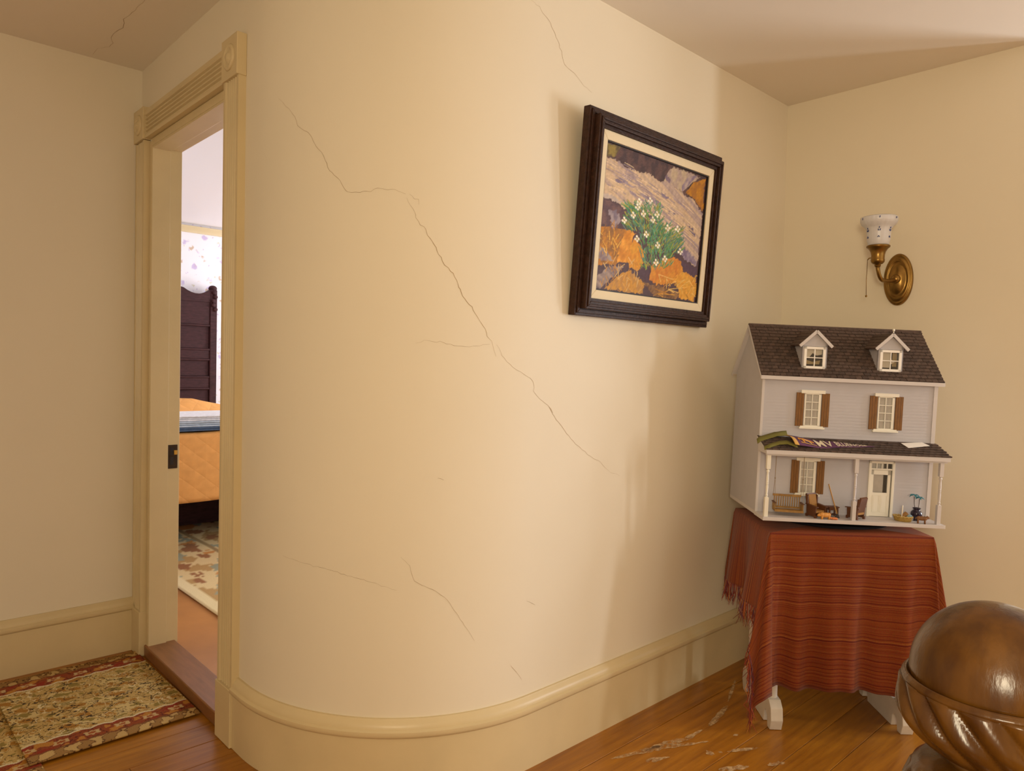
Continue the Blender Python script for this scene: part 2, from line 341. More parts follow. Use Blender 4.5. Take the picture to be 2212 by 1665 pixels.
M_STRIKE = mat('dark_iron_plate', (0.055, 0.030, 0.014), 0.45, metal=0.5, var=0.5, vscale=60)
st = MB().box(0.974, 1.010, OY1-0.0035, OY1, 0.752, 0.848).build('strike_plate', M_STRIKE, door, bev=0.001)
MB().box(0.981, 0.994, OY1-0.0045, OY1-0.0030, 0.768, 0.798).build('latch_hole', M_BLACK, st)
MB().box(0.981, 0.994, OY1-0.0045, OY1-0.0030, 0.806, 0.836).build('latch_hole', M_BLACK, st)
MB().box(0.996, 1.008, OY1-0.008, OY1-0.003, 0.808, 0.826).build('brass_catch', mat('worn_brass', (0.6, 0.33, 0.06), 0.4, metal=0.6), st, bev=0.001)
MB().box(0.896, XJ-0.01, OY0-0.008, OY1+0.022, 0.0, 0.046).build('threshold', M_THR, door, bev=0.004)

# ---------------------------------------------------------------- bedroom beyond the door
BF = 0.036; BY = 6.45
struct('floor_bedroom', MB().box(XA+0.02, 4.0, 1.62, BY+0.1, -0.1, BF), M_BFLOOR)
def wallpaper():
    m = bpy.data.materials.new('flowered_wallpaper'); m.use_nodes = True; nt = m.node_tree; N = nt.nodes; L = nt.links; b = N['Principled BSDF']; b.inputs['Roughness'].default_value = 0.8
    tc = N.new('ShaderNodeTexCoord'); nz = N.new('ShaderNodeTexNoise'); nz.inputs['Scale'].default_value = 26; nz.inputs['Detail'].default_value = 3
    mixv = N.new('ShaderNodeMix'); mixv.data_type = 'VECTOR'; mixv.inputs[0].default_value = 0.055
    L.new(tc.outputs['Object'], nz.inputs['Vector']); L.new(tc.outputs['Object'], mixv.inputs[4]); L.new(nz.outputs['Color'], mixv.inputs[5])
    prev = None; base = (0.86, 0.82, 0.84, 1)
    for sc, thr, ca in ((9.5, 0.27, (0.50, 0.38, 0.66, 1)), (11.5, 0.23, (0.52, 0.33, 0.16, 1)), (15.0, 0.20, (0.66, 0.60, 0.42, 1)), (20.0, 0.20, (0.60, 0.50, 0.66, 1))):
        v = N.new('ShaderNodeTexVoronoi'); v.inputs['Scale'].default_value = sc; L.new(mixv.outputs[1], v.inputs['Vector'])
        mr = N.new('ShaderNodeMapRange'); mr.inputs[1].default_value = thr; mr.inputs[2].default_value = thr*0.55; mr.inputs[4].default_value = 0.75; L.new(v.outputs['Distance'], mr.inputs[0])
        mx = N.new('ShaderNodeMix'); mx.data_type = 'RGBA'; L.new(mr.outputs[0], mx.inputs[0]); mx.inputs[7].default_value = ca
        if prev: L.new(prev, mx.inputs[6])
        else: mx.inputs[6].default_value = base
        prev = mx.outputs[2]
    L.new(prev, b.inputs['Base Color']); return m
M_PAPER = wallpaper(); M_BWALL = mat('bedroom_white', (0.86, 0.84, 0.85), 0.8)
struct('wall_bedroom_far', MB().box(XA+0.02, 4.1, BY, BY+0.1, 0, H), M_PAPER)
struct('wall_bedroom_left', MB().box(XA-0.0, XA+0.10, YD+0.12, BY, 0, H), M_PAPER)
wall_b = MB(); 
for (y0, y1, z0, z1) in ((1.62, 2.25, 0, H), (3.25, 5.0, 0, H), (5.9, BY, 0, H), (2.25, 3.25, 0, 0.85), (2.25, 3.25, 2.25, H), (5.0, 5.9, 0, 0.9), (5.0, 5.9, 2.2, H)): wall_b.box(4.0, 4.12, y0, y1, z0, z1)
struct('wall_bedroom_right', wall_b, M_PAPER)
struct('ceiling_bedroom', MB().box(XA+0.02, 4.12, 1.62, BY+0.1, H, H+0.1), M_BWALL)
struct('wall_bedroom_near', MB().box(XC+0.1, 4.12, YB+0.1, YB+0.2, 0, H), M_PAPER)
mb = MB(); sweep(mb, [((XA+0.1, BY), (0, -1)), ((4.0, BY), (0, -1))], [(0, H-0.075), (0.012, H-0.075), (0.016, H-0.05), (0.03, H-0.03), (0.032, H-0.02), (0.012, H-0.016), (0, H-0.016)])
struct('trim_1', mb, M_TRIM, smooth=True)
M_RUG2 = mat('floral_bedroom_rug', (0.66, 0.52, 0.32), 0.9, col2=(0.36, 0.24, 0.12), vscale=9, bump=0.4, bscale=200, detail=6)
def rug2(u, v): return (1.25+1.9*u, 2.9+2.9*v, BF+0.006+0.0015*math.sin(23*u)*math.sin(31*v))
NR = 130; me = grid_mesh('bedroom_rug', NR, NR, rug2, vcol_mat('bedroom_rug_weave', 0.95, 0.5, 260))
uu, vv = np.meshgrid(np.linspace(0, 1, NR), np.linspace(0, 1, NR)); X = uu*1.9; Y = vv*2.9
def fbm(x, y, s, seed):
    r = np.random.default_rng(seed); out = 0
    for o in range(4):
        ph = r.uniform(0, 6.28, (5, 3)); k = s*2**o
        for a in ph: out = out+np.sin(k*(x*math.cos(a[0])+y*math.sin(a[0]))+a[1])*0.5**o/5
    return out
c = np.zeros((NR, NR, 3)); c[:] = lin((214, 186, 132)); n1 = fbm(X, Y, 14, 3); n2 = fbm(X, Y, 19, 4)
c[n1 > 0.32] = lin((178, 140, 84)); c[n2 > 0.38] = lin((150, 148, 120)); c[(n1 < -0.42)] = lin((196, 132, 66)); c[(n2 < -0.48)] = lin((150, 100, 60))
edge = np.minimum(X, Y) < 0.06; c[edge] = lin((222, 200, 150)); c[(np.abs(X-0.42) < 0.02)] = lin((160, 130, 84))
set_paint(me, c.reshape(-1, 3)); o = obj('bedroom_rug', me); tag(o, 'faded floral carpet in cream and gold under the bed, seen through the doorway', 'rug')
sm = o.modifiers.new('thickness', 'SOLIDIFY'); sm.thickness = 0.006; sm.offset = 1

M_HB = mat('headboard_mahogany', (0.060, 0.020, 0.020), 0.6, stretch=(2, 8, 8), var=0.5, vscale=10, spec=0.2)
bed = thing('bed', 'tall dark carved wooden bed with panelled headboard beyond the doorway', 'bed', (1.70, 5.4, BF))
def bl(x, y, z): return (x-1.70, y-5.4, z-BF)
bx0, bx1, hy = 1.02, 2.41, 6.36
def bbox(x0, x1, y0, y1, z0, z1): a = bl(x0, y0, z0); b = bl(x1, y1, z1); return MB().box(a[0], b[0], a[1], b[1], a[2], b[2])
for xs in (bx0, bx1-0.06):
    pst = bbox(xs, xs+0.06, hy-0.03, hy+0.04, BF, 1.80).build('post', M_HB, bed, bev=0.006)
    mb = MB()
    for k in range(5): c = bl(xs+0.03+0.012*math.sin(k*1.9), hy-0.036, 1.775-0.036*k); mb.ball(c, (0.020, 0.012, 0.018))
    c = bl(xs+0.03, hy, 1.812); mb.ball(c, (0.036, 0.036, 0.028)); mb.build('carving', M_HB, pst, smooth=True)
zz = [0.55, 0.95, 1.05, 1.20, 1.287, 1.493, 1.70]
for k in range(6):
    d = 0.012 if k % 2 else 0.0
    bbox(bx0+0.06, bx1-0.06, hy-0.01-d, hy+0.02, zz[k]+0.004, zz[k+1]-0.004).build('panel', M_HB, bed, bev=0.004)
    bbox(bx0+0.06, bx1-0.06, hy-0.028, hy+0.02, zz[k]-0.012, zz[k]+0.004).build('rail', M_HB, bed, bev=0.004)
top = []; n = 40
for i in range(n+1):
    t = i/n; x = bx0+0.06+(bx1-bx0-0.12)*t; e = min(t, 1-t)
    z = 1.800-0.042*math.sin(PI*min(1, e/0.17))**0.8 if e < 0.17 else 1.80+0.06*math.sin((e-0.17)/0.33*PI/2)
    top.append((x, z))
poly = [(bl(x, 0, z)[0], bl(0, 0, z)[2]) for x, z in [(bx0+0.06, 1.692)]+top+[(bx1-0.06, 1.692)]]
MB().prism(poly, 1, hy-0.03-5.4, hy+0.02-5.4).build('crest', M_HB, bed)
bbox(bx0+0.03, bx1-0.03, 4.50, hy-0.04, 0.38, 0.62).build('side_rail', M_HB, bed, bev=0.01)
for xs in (bx0+0.03, bx1-0.09): bbox(xs, xs+0.06, 4.50, 4.56, BF+0.018, 0.39).build('leg', M_HB, bed, bev=0.005)
bbox(bx0+0.05, bx1-0.05, 5.12, 5.16, BF+0.018, 0.39).build('underbed_shade_panel', M_HB, bed)  # added dark panel, stands in for the shade under the bed
bbox(bx0+0.02, bx1-0.02, 4.48, hy-0.04, 0.60, 0.745).build('mattress', mat('mattress_ticking', (0.75, 0.70, 0.64), 0.9), bed, bev=0.03)
def quilt_mat():
    m = mat('orange_quilted_spread', (0.74, 0.34, 0.085), 0.85, var=0.12, vscale=20); nt = m.node_tree; N = nt.nodes; L = nt.links
    tc = N.new('ShaderNodeTexCoord'); h = None
    for a in (0.9, -0.9):
        mp = N.new('ShaderNodeMapping'); mp.inputs['Rotation'].default_value = (0, a, 0); L.new(tc.outputs['Object'], mp.inputs['Vector'])
        wv = N.new('ShaderNodeTexWave'); wv.inputs['Scale'].default_value = 3.8; wv.inputs['Distortion'].default_value = 0.6; L.new(mp.outputs[0], wv.inputs['Vector'])
        pw = N.new('ShaderNodeMath'); pw.operation = 'POWER'; pw.inputs[1].default_value = 0.35; L.new(wv.outputs['Fac'], pw.inputs[0])
        if h: mn = N.new('ShaderNodeMath'); mn.operation = 'MINIMUM'; L.new(h, mn.inputs[0]); L.new(pw.outputs[0], mn.inputs[1]); h = mn.outputs[0]
        else: h = pw.outputs[0]
    bp = N.new('ShaderNodeBump'); bp.inputs['Strength'].default_value = 0.45; bp.inputs['Distance'].default_value = 0.006; L.new(h, bp.inputs['Height']); L.new(bp.outputs[0], N['Principled BSDF'].inputs['Normal']); return m
M_QUILT = quilt_mat()
def spread_pt(u, v):   # u across the bed, v from foot hem over the top to the head
    x = 1.035+1.36*u; s = v*2.27
    if s < 0.42: y = 4.455-0.012*math.sin(9*x); z = 0.335+s
    else: y = 4.455+(s-0.42); z = 0.758+0.004*math.sin(11*x)
    hump = math.exp(-((y-6.02)/0.17)**2)*0.125*(1-max(0, abs(x-1.62)-0.48)/0.5) if s > 0.42 else 0
    z += max(0, hump)
    if (u < 0.03 or u > 0.97) and s > 0.42: z = BF+0.02  # unseen sides dropped to the floor, shaped to keep light out underneath
    return (x-1.70, y-5.4, z)
o = obj('bedspread', grid_mesh('bedspread', 60, 90, spread_pt, M_QUILT)); o.location = (1.70, 5.4, 0)
tag(o, 'orange quilted bedspread covering the bed and hanging over its foot', 'bedspread'); o.modifiers.new('thickness', 'SOLIDIFY').thickness = 0.012
for (nm, lab, cc, z0, z1, y0, y1) in (('folded_blanket', 'folded dark blue blanket lowest on the foot of the bed', (0.10, 0.15, 0.24), 0.764, 0.788, 4.446, 4.95), ('folded_blanket', 'folded pale blue blanket between the dark blue and white ones on the bed', (0.50, 0.56, 0.62), 0.788, 0.824, 4.45, 4.93), ('folded_blanket', 'folded white blanket topmost on the foot of the bed', (0.85, 0.82, 0.82), 0.824, 0.856, 4.455, 4.90)):
    mb = MB()
    for k in range(3):
        t = (z1-z0)/3; mb.box(1.03+0.01*k, 2.38-0.01*k, y0+0.006*(k % 2), y1, z0+t*k+0.0007, z0+t*(k+1)-0.0007)
    o = mb.build(nm, mat('blanket_%d' % int(z0*1000), cc, 0.95, var=0.25, vscale=40, bump=0.3, bscale=150), bev=0.004); tag(o, lab, 'blanket', 'blankets folded on the foot of the bed')

# ---------------------------------------------------------------- hall rugs
NX, NY = 220, 300; RW, RL = 0.485, 0.685
def rug_paint(seed):
    u, v = np.meshgrid(np.linspace(0, 1, NX), np.linspace(0, 1, NY)); X = u*RW; Y = v*RL
    c = np.zeros((NY, NX, 3)); c[:] = lin((186, 152, 88))
    n1 = fbm(X, Y, 62, seed); n2 = fbm(X, Y, 84, seed+1); n3 = fbm(X, Y, 45, seed+2)
    c[n3 > 0.25] = lin((200, 172, 112)); c[n2 > 0.42] = lin((160, 112, 48)); c[n2 < -0.45] = lin((140, 118, 60))
    c[np.abs(n1) < 0.045] = lin((66, 50, 34)); c[np.abs(n2-0.15) < 0.035] = lin((84, 64, 38)); c[(np.abs(n3+0.2) < 0.03)] = lin((212, 190, 140))
    yy = np.minimum(Y, RL-Y); scal = 0.118+0.010*np.abs(np.sin(X*PI/0.062))
    red = yy < scal; rn = fbm(X, Y, 80, seed+5)
    c[red] = lin((138, 68, 36)); c[red & (rn > 0.35)] = lin((176, 118, 50)); c[red & (np.abs(rn) < 0.05)] = lin((90, 44, 28)); c[red & (rn < -0.5)] = lin((140, 52, 32))
    fx = ((X+0.03) % 0.085)-0.0425; fy = yy-0.085; rr = np.hypot(fx*0.55, fy*1.1)*(1+0.22*np.cos(6*np.arctan2(fy, fx)))+0.004*rn; c[red & (rr < 0.013)] = lin((188, 156, 104)); c[red & (rr < 0.006)] = lin((150, 80, 40))
    c[(np.abs(yy-scal) < 0.0045)] = lin((206, 188, 146))
    out = yy < 0.050; on_ = fbm(X, Y, 105, seed+8); c[out] = lin((150, 112, 62)); c[out & (on_ > 0.15)] = lin((190, 156, 96)); c[out & (np.abs(on_) < 0.07)] = lin((84, 54, 32))
    sc2 = 0.047+0.006*np.abs(np.sin(X*PI/0.04)); c[np.abs(yy-sc2) < 0.004] = lin((120, 72, 40))
    return c.reshape(-1, 3)
M_RUG = vcol_mat('hall_rug_weave', 0.95, 0.6, 320, 0.1)
def hall_rug(loc, rz, label, seed, z):
    me = grid_mesh('hall_rug', NX, NY, lambda u, v: (u*RW, v*RL, 0.006+0.0014*math.sin(u*9+seed)*math.sin(v*7)), M_RUG); set_paint(me, rug_paint(seed))
    o = obj('hall_rug', me); o.location = (*loc, z); o.rotation_euler = (0, 0, rz); tag(o, label, 'rug', 'patterned rugs along the hall floor')
    o.modifiers.new('thickness', 'SOLIDIFY').thickness = 0.004; return o
hall_rug((0.404, 2.440), 0.012, 'gold and red patterned rug with scalloped borders lying against the door threshold', 11, 0.004)
o = hall_rug((-0.05, 2.36), 0.03, 'gold and red patterned rug cut off at the left edge, tucked under its neighbour', 23, -0.002)

# ---------------------------------------------------------------- framed painting
FWID, FHT, FD = 0.745, 0.628, 0.030
lean = math.atan2(0.045, 0.62)
PM = T(1.645, YB-0.002, 1.360) @ Matrix.Rotation(lean, 4, 'X')      # local: X right, Z up, -Y towards the room
pic = thing('framed_painting', 'framed oil painting of white flowers and a weathered log in a dark stepped wooden frame', 'painting', PM)
def frame_bar(mb, a0, a1, y0, y1):  # mitred rectangular ring between inset a0..a1
    x0, x1, z0, z1 = a0, FWID-a0, a0, FHT-a0; X0, X1, Z0, Z1 = a1, FWID-a1, a1, FHT-a1
    o4 = [(x0, z0), (x1, z0), (x1, z1), (x0, z1)]; i4 = [(X0, Z0), (X1, Z0), (X1, Z1), (X0, Z1)]
    for k in range(4):
        q = [o4[k], o4[(k+1) % 4], i4[(k+1) % 4], i4[k]]; mb.prism(q, 1, y0, y1)
M_FR = M_FRAME
fr = MB(); frame_bar(fr, 0.0, 0.030, -0.026, 0.0); frame_bar(fr, 0.008, 0.020, -0.031, -0.026); f1 = fr.build('frame', M_FR, pic, bev=0.0015)
fr = MB(); frame_bar(fr, 0.022, 0.046, -0.050, 0.0); frame_bar(fr, 0.029, 0.037, -0.0545, -0.050); fr.build('inner_moulding', M_FR, f1, bev=0.002)
fr = MB(); frame_bar(fr, 0.046, 0.056, -0.040, 0.0); fr.build('inner_step', M_FR, f1)
fr = MB(); frame_bar(fr, 0.056, 0.084, -0.034, -0.004); fr.build('liner', M_LINER, pic, bev=0.002)
fr = MB(); frame_bar(fr, 0.084, 0.088, -0.030, -0.004); fr.build('fillet', M_BLACK, pic)
# paint the canvas: features given in a perspective crop of the painting, mapped to the unit square
def homog(src, dst):
    A = []
    for (x, y), (u, v) in zip(src, dst): A += [[x, y, 1, 0, 0, 0, -u*x, -u*y, -u], [0, 0, 0, x, y, 1, -v*x, -v*y, -v]]
    h = np.linalg.svd(np.array(A, float))[2][-1]; return h.reshape(3, 3)
HM = homog([(95, 5), (1030, 365), (920, 1610), (0, 1480)], [(0, 1), (1, 1), (1, 0), (0, 0)])
def uv(x, y): q = HM @ np.array([x, y, 1.0]); return q[0]/q[2], q[1]/q[2]
PX, PY = 420, 340; CV = np.zeros((PY, PX, 3)); GU, GV = np.meshgrid(np.linspace(0, 1, PX), np.linspace(0, 1, PY))
nA = fbm(GU*3, GV*2.4, 9, 31); nB = fbm(GU*3, GV*2.4, 22, 32); nC = fbm(GU*1.6+GV*3, GV*9+GU*5, 7, 33); nD = fbm(GU*3, GV*2.4, 60, 34)
def inpoly(poly):
    P = [uv(*q) for q in poly]; ins = np.zeros(GU.shape, bool); j = len(P)-1
    wu = GU+nB*0.012+nD*0.008; wv = GV+nA*0.012+nD*0.008
    for i in range(len(P)):
        (xi, yi), (xj, yj) = P[i], P[j]
        cnd = ((yi > wv) != (yj > wv)) & (wu < (xj-xi)*(wv-yi)/(yj-yi+1e-12)+xi); ins ^= cnd; j = i
    return ins
def fill(poly, c1, c2=None, nz=None, k=0.5):
    m = inpoly(poly); a = np.array(lin(c1)); CV[m] = a
    if c2 is not None:
        t = np.clip((nz if nz is not None else nB)*1.4+k, 0, 1)[..., None]; CV[m] = (a*(1-t)+np.array(lin(c2))*t)[m]
def stroke(pts, c, wd):
    P = [uv(*q) for q in pts]; cl = np.array(lin(c))*rng.uniform(0.85, 1.12)
    for (a, b), (d, e) in zip(P[:-1], P[1:]):
        L = max(1, int(math.hypot(d-a, e-b)*PX*1.5))
        for k in range(L+1):
            x = a+(d-a)*k/L; y = b+(e-b)*k/L; r = wd
            i0, i1 = max(0, int((x-r)*PX)), min(PX, int((x+r)*PX)+2); j0, j1 = max(0, int((y-r)*PY)), min(PY, int((y+r)*PY)+2)
            if i0 >= i1 or j0 >= j1: continue
            mk = (GU[j0:j1, i0:i1]-x)**2+(GV[j0:j1, i0:i1]-y)**2 <= r*r; CV[j0:j1, i0:i1][mk] = cl
CV[:] = lin((84, 62, 66))
fill([(90,0),(1030,365),(1000,600),(0,400)], (72, 52, 54), (92, 66, 62))
fill([(95,20),(235,85),(195,165),(78,150)], (150, 130, 62), (96, 80, 50))
fill([(0,860),(170,880),(300,900),(240,1050),(200,1220),(-20,1260)], (196, 128, 34), (140, 96, 44), nB)
fill([(80,160),(190,195),(260,255),(480,350),(500,345),(560,395),(600,420),(640,400),(820,540),(900,590),(985,740),(960,1000),(935,1250),(880,1230),(830,1170),(760,1090),(700,1000),(600,850),(480,700),(380,640),(270,690),(200,620),(120,560),(45,530)], (206, 178, 146), (158, 138, 142), nC, 0.35)
fill([(180,390),(260,400),(380,470),(350,480),(250,445),(190,425)], (128, 112, 134), (158, 142, 150)); fill([(360,520),(480,540),(560,580),(650,680),(740,730),(720,745),(620,690),(520,600)], (122, 106, 128), (158, 140, 146))
fill([(600,500),(640,540),(680,590),(660,590),(610,545)], (116, 102, 130)); fill([(850,840),(900,880),(930,960),(900,950),(860,890)], (112, 98, 122)); fill([(700,1000),(780,1050),(870,1120),(930,1200),(935,1250),(850,1200),(760,1100)], (124, 106, 132), (150, 134, 148))
fill([(45,530),(150,555),(250,625),(270,660),(240,640),(140,590),(50,575)], (190, 172, 160))
fill([(720,262),(965,372),(880,430),(800,520),(690,440),(625,400)], (192, 170, 142), (168, 146, 136)); fill([(800,520),(790,460),(850,370),(950,345),(880,420)], (138, 120, 140), (176, 156, 150)); fill([(630,370),(660,350),(700,420),(690,445)], (120, 100, 116))
fill([(1020,380),(985,715),(900,575),(835,520),(900,420)], (192, 130, 24), (160, 104, 30))
fill([(45,590),(150,605),(270,705),(270,780),(200,900),(40,830)], (92, 66, 72), (110, 80, 78)); fill([(120,690),(200,690),(240,800),(170,900),(140,800)], (164, 148, 150), (120, 106, 120))
fill([(300,890),(375,935),(340,1030),(290,1220),(205,1215),(235,1040)], (206, 132, 30), (226, 156, 52)); fill([(370,990),(410,1030),(465,1120),(430,1250),(395,1305),(320,1270),(288,1190),(330,1050)], (222, 156, 40), (206, 134, 32))
fill([(440,1160),(490,1180),(500,1260),(510,1410),(420,1370),(380,1310),(440,1250)], (82, 58, 68)); fill([(495,1360),(520,1250),(720,1160),(800,1215),(800,1300),(750,1420),(560,1430)], (218, 146, 46), (198, 120, 36))
fill([(750,1370),(790,1310),(860,1300),(920,1360),(930,1480),(900,1600),(780,1560),(745,1460)], (228, 168, 62), (212, 146, 44)); fill([(780,1180),(935,1270),(935,1380),(800,1290)], (86, 62, 78))
fill([(0,1380),(160,1240),(270,1265),(200,1330),(60,1465),(0,1470)], (160, 140, 128), (110, 90, 96), nC); fill([(100,1470),(240,1330),(330,1300),(460,1420),(440,1530)], (210, 150, 50), (176, 128, 64))
fill([(0,1050),(100,1090),(170,1190),(60,1210)], (170, 152, 140), (130, 108, 110)); fill([(440,1410),(600,1440),(780,1520),(740,1590),(560,1560)], (110, 76, 50), (150, 112, 70))
for k in range(220):
    x = rng.uniform(90, 960); y0 = 250+(x-100)*0.55+rng.uniform(-40, 330)
    if x < 300: y0 = 190+rng.uniform(0, 330)
    cc = [(222, 196, 160), (150, 132, 144), (190, 160, 130), (214, 184, 140)][k % 4]; L = rng.uniform(30, 110); mid = 0.52+0.5*(x/960)**2
    if x < 860: stroke([(x, y0), (x+L*0.5, y0+L*0.5*mid), (x+L, y0+L*mid*1.1)], cc, 0.0026)
for k in range(34):
    x = rng.uniform(560, 900); y = rng.uniform(1400, 1580); stroke([(x, y), (x+rng.uniform(-60, 80), y-rng.uniform(10, 80)), (x+rng.uniform(-40, 130), y-rng.uniform(-40, 50))], [(222, 164, 60), (226, 186, 104), (190, 130, 40)][k % 3], 0.0026)
for k in range(60):
    x = rng.uniform(60, 440); y = rng.uniform(1230, 1520); stroke([(x, y), (x+rng.uniform(-50, 50), y-rng.uniform(20, 90))], [(206, 150, 62), (190, 128, 40), (214, 176, 112)][k % 3], 0.0026)
for k in range(50):
    x = rng.uniform(20, 210); y = rng.uniform(860, 1180); stroke([(x, y), (x+rng.uniform(-40, 40), y-rng.uniform(20, 90))], [(214, 150, 40), (150, 100, 40), (232, 180, 70)][k % 3], 0.0026)
for k in range(950):
    t = rng.uniform(); 
    if k % 3 == 0: x, y = rng.uniform(500, 780), rng.uniform(900, 1130)
    elif k % 3 == 1: x, y = rng.uniform(290, 600), rng.uniform(640, 920)
    else: x, y = rng.uniform(420, 700), rng.uniform(860, 1290)
    dx, dy = (x-520)*0.16+rng.normal(0, 14), -rng.uniform(20, 60)
    stroke([(x, y), (x+dx, y+dy)], [(76, 140, 66), (96, 150, 110), (110, 138, 70), (92, 128, 118), (64, 118, 84), (168, 158, 60)][rng.integers(0, 6)], 0.0032)
for (x, y) in [(350,750),(443,735),(405,615),(390,670),(505,605),(568,742),(530,795),(268,800),(470,940),(385,983),(665,875),(757,885),(573,1045),(780,1108),(640,1180),(558,1215)]:
    for (dx, dy) in ((0, -22), (16, 2), (-14, 4), (4, 22)): stroke([(x+dx, y+dy), (x+dx+2, y+dy+2)], (244, 236, 214), 0.0085)
    stroke([(x, y), (x+1, y+1)], (226, 190, 90), 0.005)
CV[1:-1, 1:-1] = (CV[1:-1, 1:-1]*2+CV[:-2, 1:-1]+CV[2:, 1:-1]+CV[1:-1, :-2]+CV[1:-1, 2:])/6
CV *= (1+0.10*nB+0.14*nD)[..., None]
x0, x1, z0, z1 = 0.086, FWID-0.086, 0.086, FHT-0.086
me = grid_mesh('canvas', PX, PY, lambda u, v: (x0+(x1-x0)*u, -0.0235, z0+(z1-z0)*v), vcol_mat('oil_paint', 0.55, 0.35, 220)); set_paint(me, np.clip(CV, 0, 1).reshape(-1, 3)); obj('canvas', me, pic)
MB().box(0.01, FWID-0.01, -0.012, -0.002, 0.01, FHT-0.01).build('backing', M_FRAME, pic)

# ---------------------------------------------------------------- wall sconce
sc = thing('wall_sconce', 'antique brass wall sconce with upturned frosted bell shade and pull chain above the dollhouse', 'wall lamp', (XC, 1.033, 1.569))
Mx = Matrix.Rotation(-PI/2, 4, 'Y')   # lathe axis towards -X
S = Matrix.Diagonal((1.0, 0.53, 1.0, 1.0))
plate = MB().lathe([(0.101, 0.0), (0.101, 0.006), (0.097, 0.012), (0.091, 0.014), (0.086, 0.012), (0.083, 0.016), (0.076, 0.019), (0.069, 0.018), (0.066, 0.013), (0.055, 0.020), (0.035, 0.027), (0.015, 0.030), (0.0, 0.031)], 56, M=Mx @ S).build('backplate', M_BRASS, sc, smooth='all')
MB().lathe([(0.017, 0.026), (0.017, 0.036), (0.013, 0.042), (0.008, 0.046), (0.0, 0.047)], 20, M=Mx).build('boss', M_BRASS, plate, smooth='all')
ay = 0.022; pts = []
for i in range(15):
    t = i/14
    if t < 0.4: q = t/0.4; pts.append((-0.035-0.090*q, ay*q*0.6, -0.004-0.010*math.sin(q*PI/2)))
    else: q = (t-0.4)/0.6; pts.append((-0.125-0.035*math.sin(q*PI/2), ay*(0.6+0.4*q), -0.014+0.052*(1-math.cos(q*PI/2))))
MB().tube(pts, 0.0075, 12).build('arm', M_BRASS, sc, smooth='all')
hx, hy_, hz = -0.160, ay, 0.034
MB().lathe([(0.0085, 0.0), (0.011, 0.004), (0.011, 0.010), (0.017, 0.012), (0.023, 0.018), (0.0245, 0.026), (0.0235, 0.030), (0.0235, 0.044), (0.026, 0.056), (0.033, 0.068), (0.041, 0.074), (0.0415, 0.079), (0.039, 0.081), (0.036, 0.080)], 32, (hx, hy_, hz)).build('socket', M_BRASS, sc, smooth='all')
rib = lambda a, z: 1+0.012*math.cos(24*a)*min(1, max(0, (z-0.09)/0.05))
shade = MB().lathe([(0.030, 0.072), (0.036, 0.086), (0.0405, 0.100), (0.0415, 0.125), (0.043, 0.142), (0.050, 0.152), (0.060, 0.160), (0.0645, 0.172), (0.0645, 0.184), (0.062, 0.187), (0.0605, 0.182), (0.057, 0.164), (0.048, 0.156), (0.040, 0.145), (0.038, 0.120), (0.034, 0.090)], 72, (hx, hy_, hz), fn=rib).build('shade', M_GLASS, sc, smooth='all')
mb = MB()
for k in range(6):
    a = PI+0.35+k*PI/3
    for (z, r, n) in ((0.108, 0.0418, 3), (0.132, 0.0432, 4), (0.141, 0.0445, 2), (0.176, 0.0655, 2)):
        for j in range(n):
            da = (j-(n-1)/2)*0.085*(1 if j % 2 else -0.7); dz = 0.0035*(j % 2); mb.ball((hx+r*math.cos(a+da), hy_+r*math.sin(a+da), hz+z+dz), (0.0020, 0.0020, 0.0020), seg=6, rings=4)
tag(mb.build('painted_flowers', M_BLUE, shade), kind='stuff')
key = MB().tube([(hx, hy_+0.022, hz+0.036), (hx-0.002, hy_+0.030, hz+0.036), (hx-0.003, hy_+0.036, hz+0.030)], 0.0022, 8).build('pull_switch', M_BRASS, sc)
mb = MB(); mb.tube([(hx-0.003, hy_+0.036, hz+0.030), (hx-0.003, hy_+0.038, hz-0.045), (hx-0.002, hy_+0.037, hz-0.105)], 0.0011, 6); mb.ball((hx-0.002, hy_+0.037, hz-0.108), 0.0042); mb.build('pull_chain', M_BRASS, key, smooth='all')

# ---------------------------------------------------------------- white trestle table
TA = math.radians(-45.0); TO = (2.235, 1.124); TW, TD, TZ = 0.524, 0.410, 0.664
TM = T(TO[0], TO[1], 0) @ rotz(TA)        # local: x along the front, y to the back
tab = thing('trestle_table', 'small white painted trestle table hidden under the striped throw', 'table', TM)
MB().box(0.004, TW-0.004, 0.004, TD-0.004, TZ-0.022, TZ).build('tabletop', M_WHITE, tab, bev=0.003)
foot = [(0.0, 0.0), (0.085, 0.0), (0.10, 0.045), (0.125, 0.06), (0.29, 0.06), (0.315, 0.045), (0.33, 0.0), (0.40, 0.0), (0.405, 0.045), (0.375, 0.095), (0.345, 0.105), (0.06, 0.105), (0.03, 0.095), (-0.004, 0.045)]
foot = [(0.0, 0.0), (0.030, 0.0), (0.038, 0.035), (0.055, 0.050), (0.072, 0.040), (0.082, 0.0), (0.300, 0.0), (0.310, 0.040), (0.326, 0.050), (0.342, 0.035), (0.350, 0.0), (0.382, 0.0), (0.400, 0.035), (0.392, 0.075), (0.365, 0.095), (0.020, 0.095), (-0.008, 0.075), (-0.016, 0.035)]
for x in (0.046, TW-0.046):
    f = MB().prism([(0.017+(q[0]+0.016)*0.80, q[1]) for q in foot], 0, x-0.020, x+0.020).build('foot', M_WHITE, tab, bev=0.002)
    for y in (0.075, 0.290): MB().lathe([(0.017, 0.094), (0.017, TZ-0.05)], 18, (x, y, 0)).build('post', M_WHITE, tab, smooth=True)
    MB().box(x-0.02, x+0.02, 0.012, 0.395, TZ-0.052, TZ-0.022).build('bearer', M_WHITE, tab, bev=0.002)

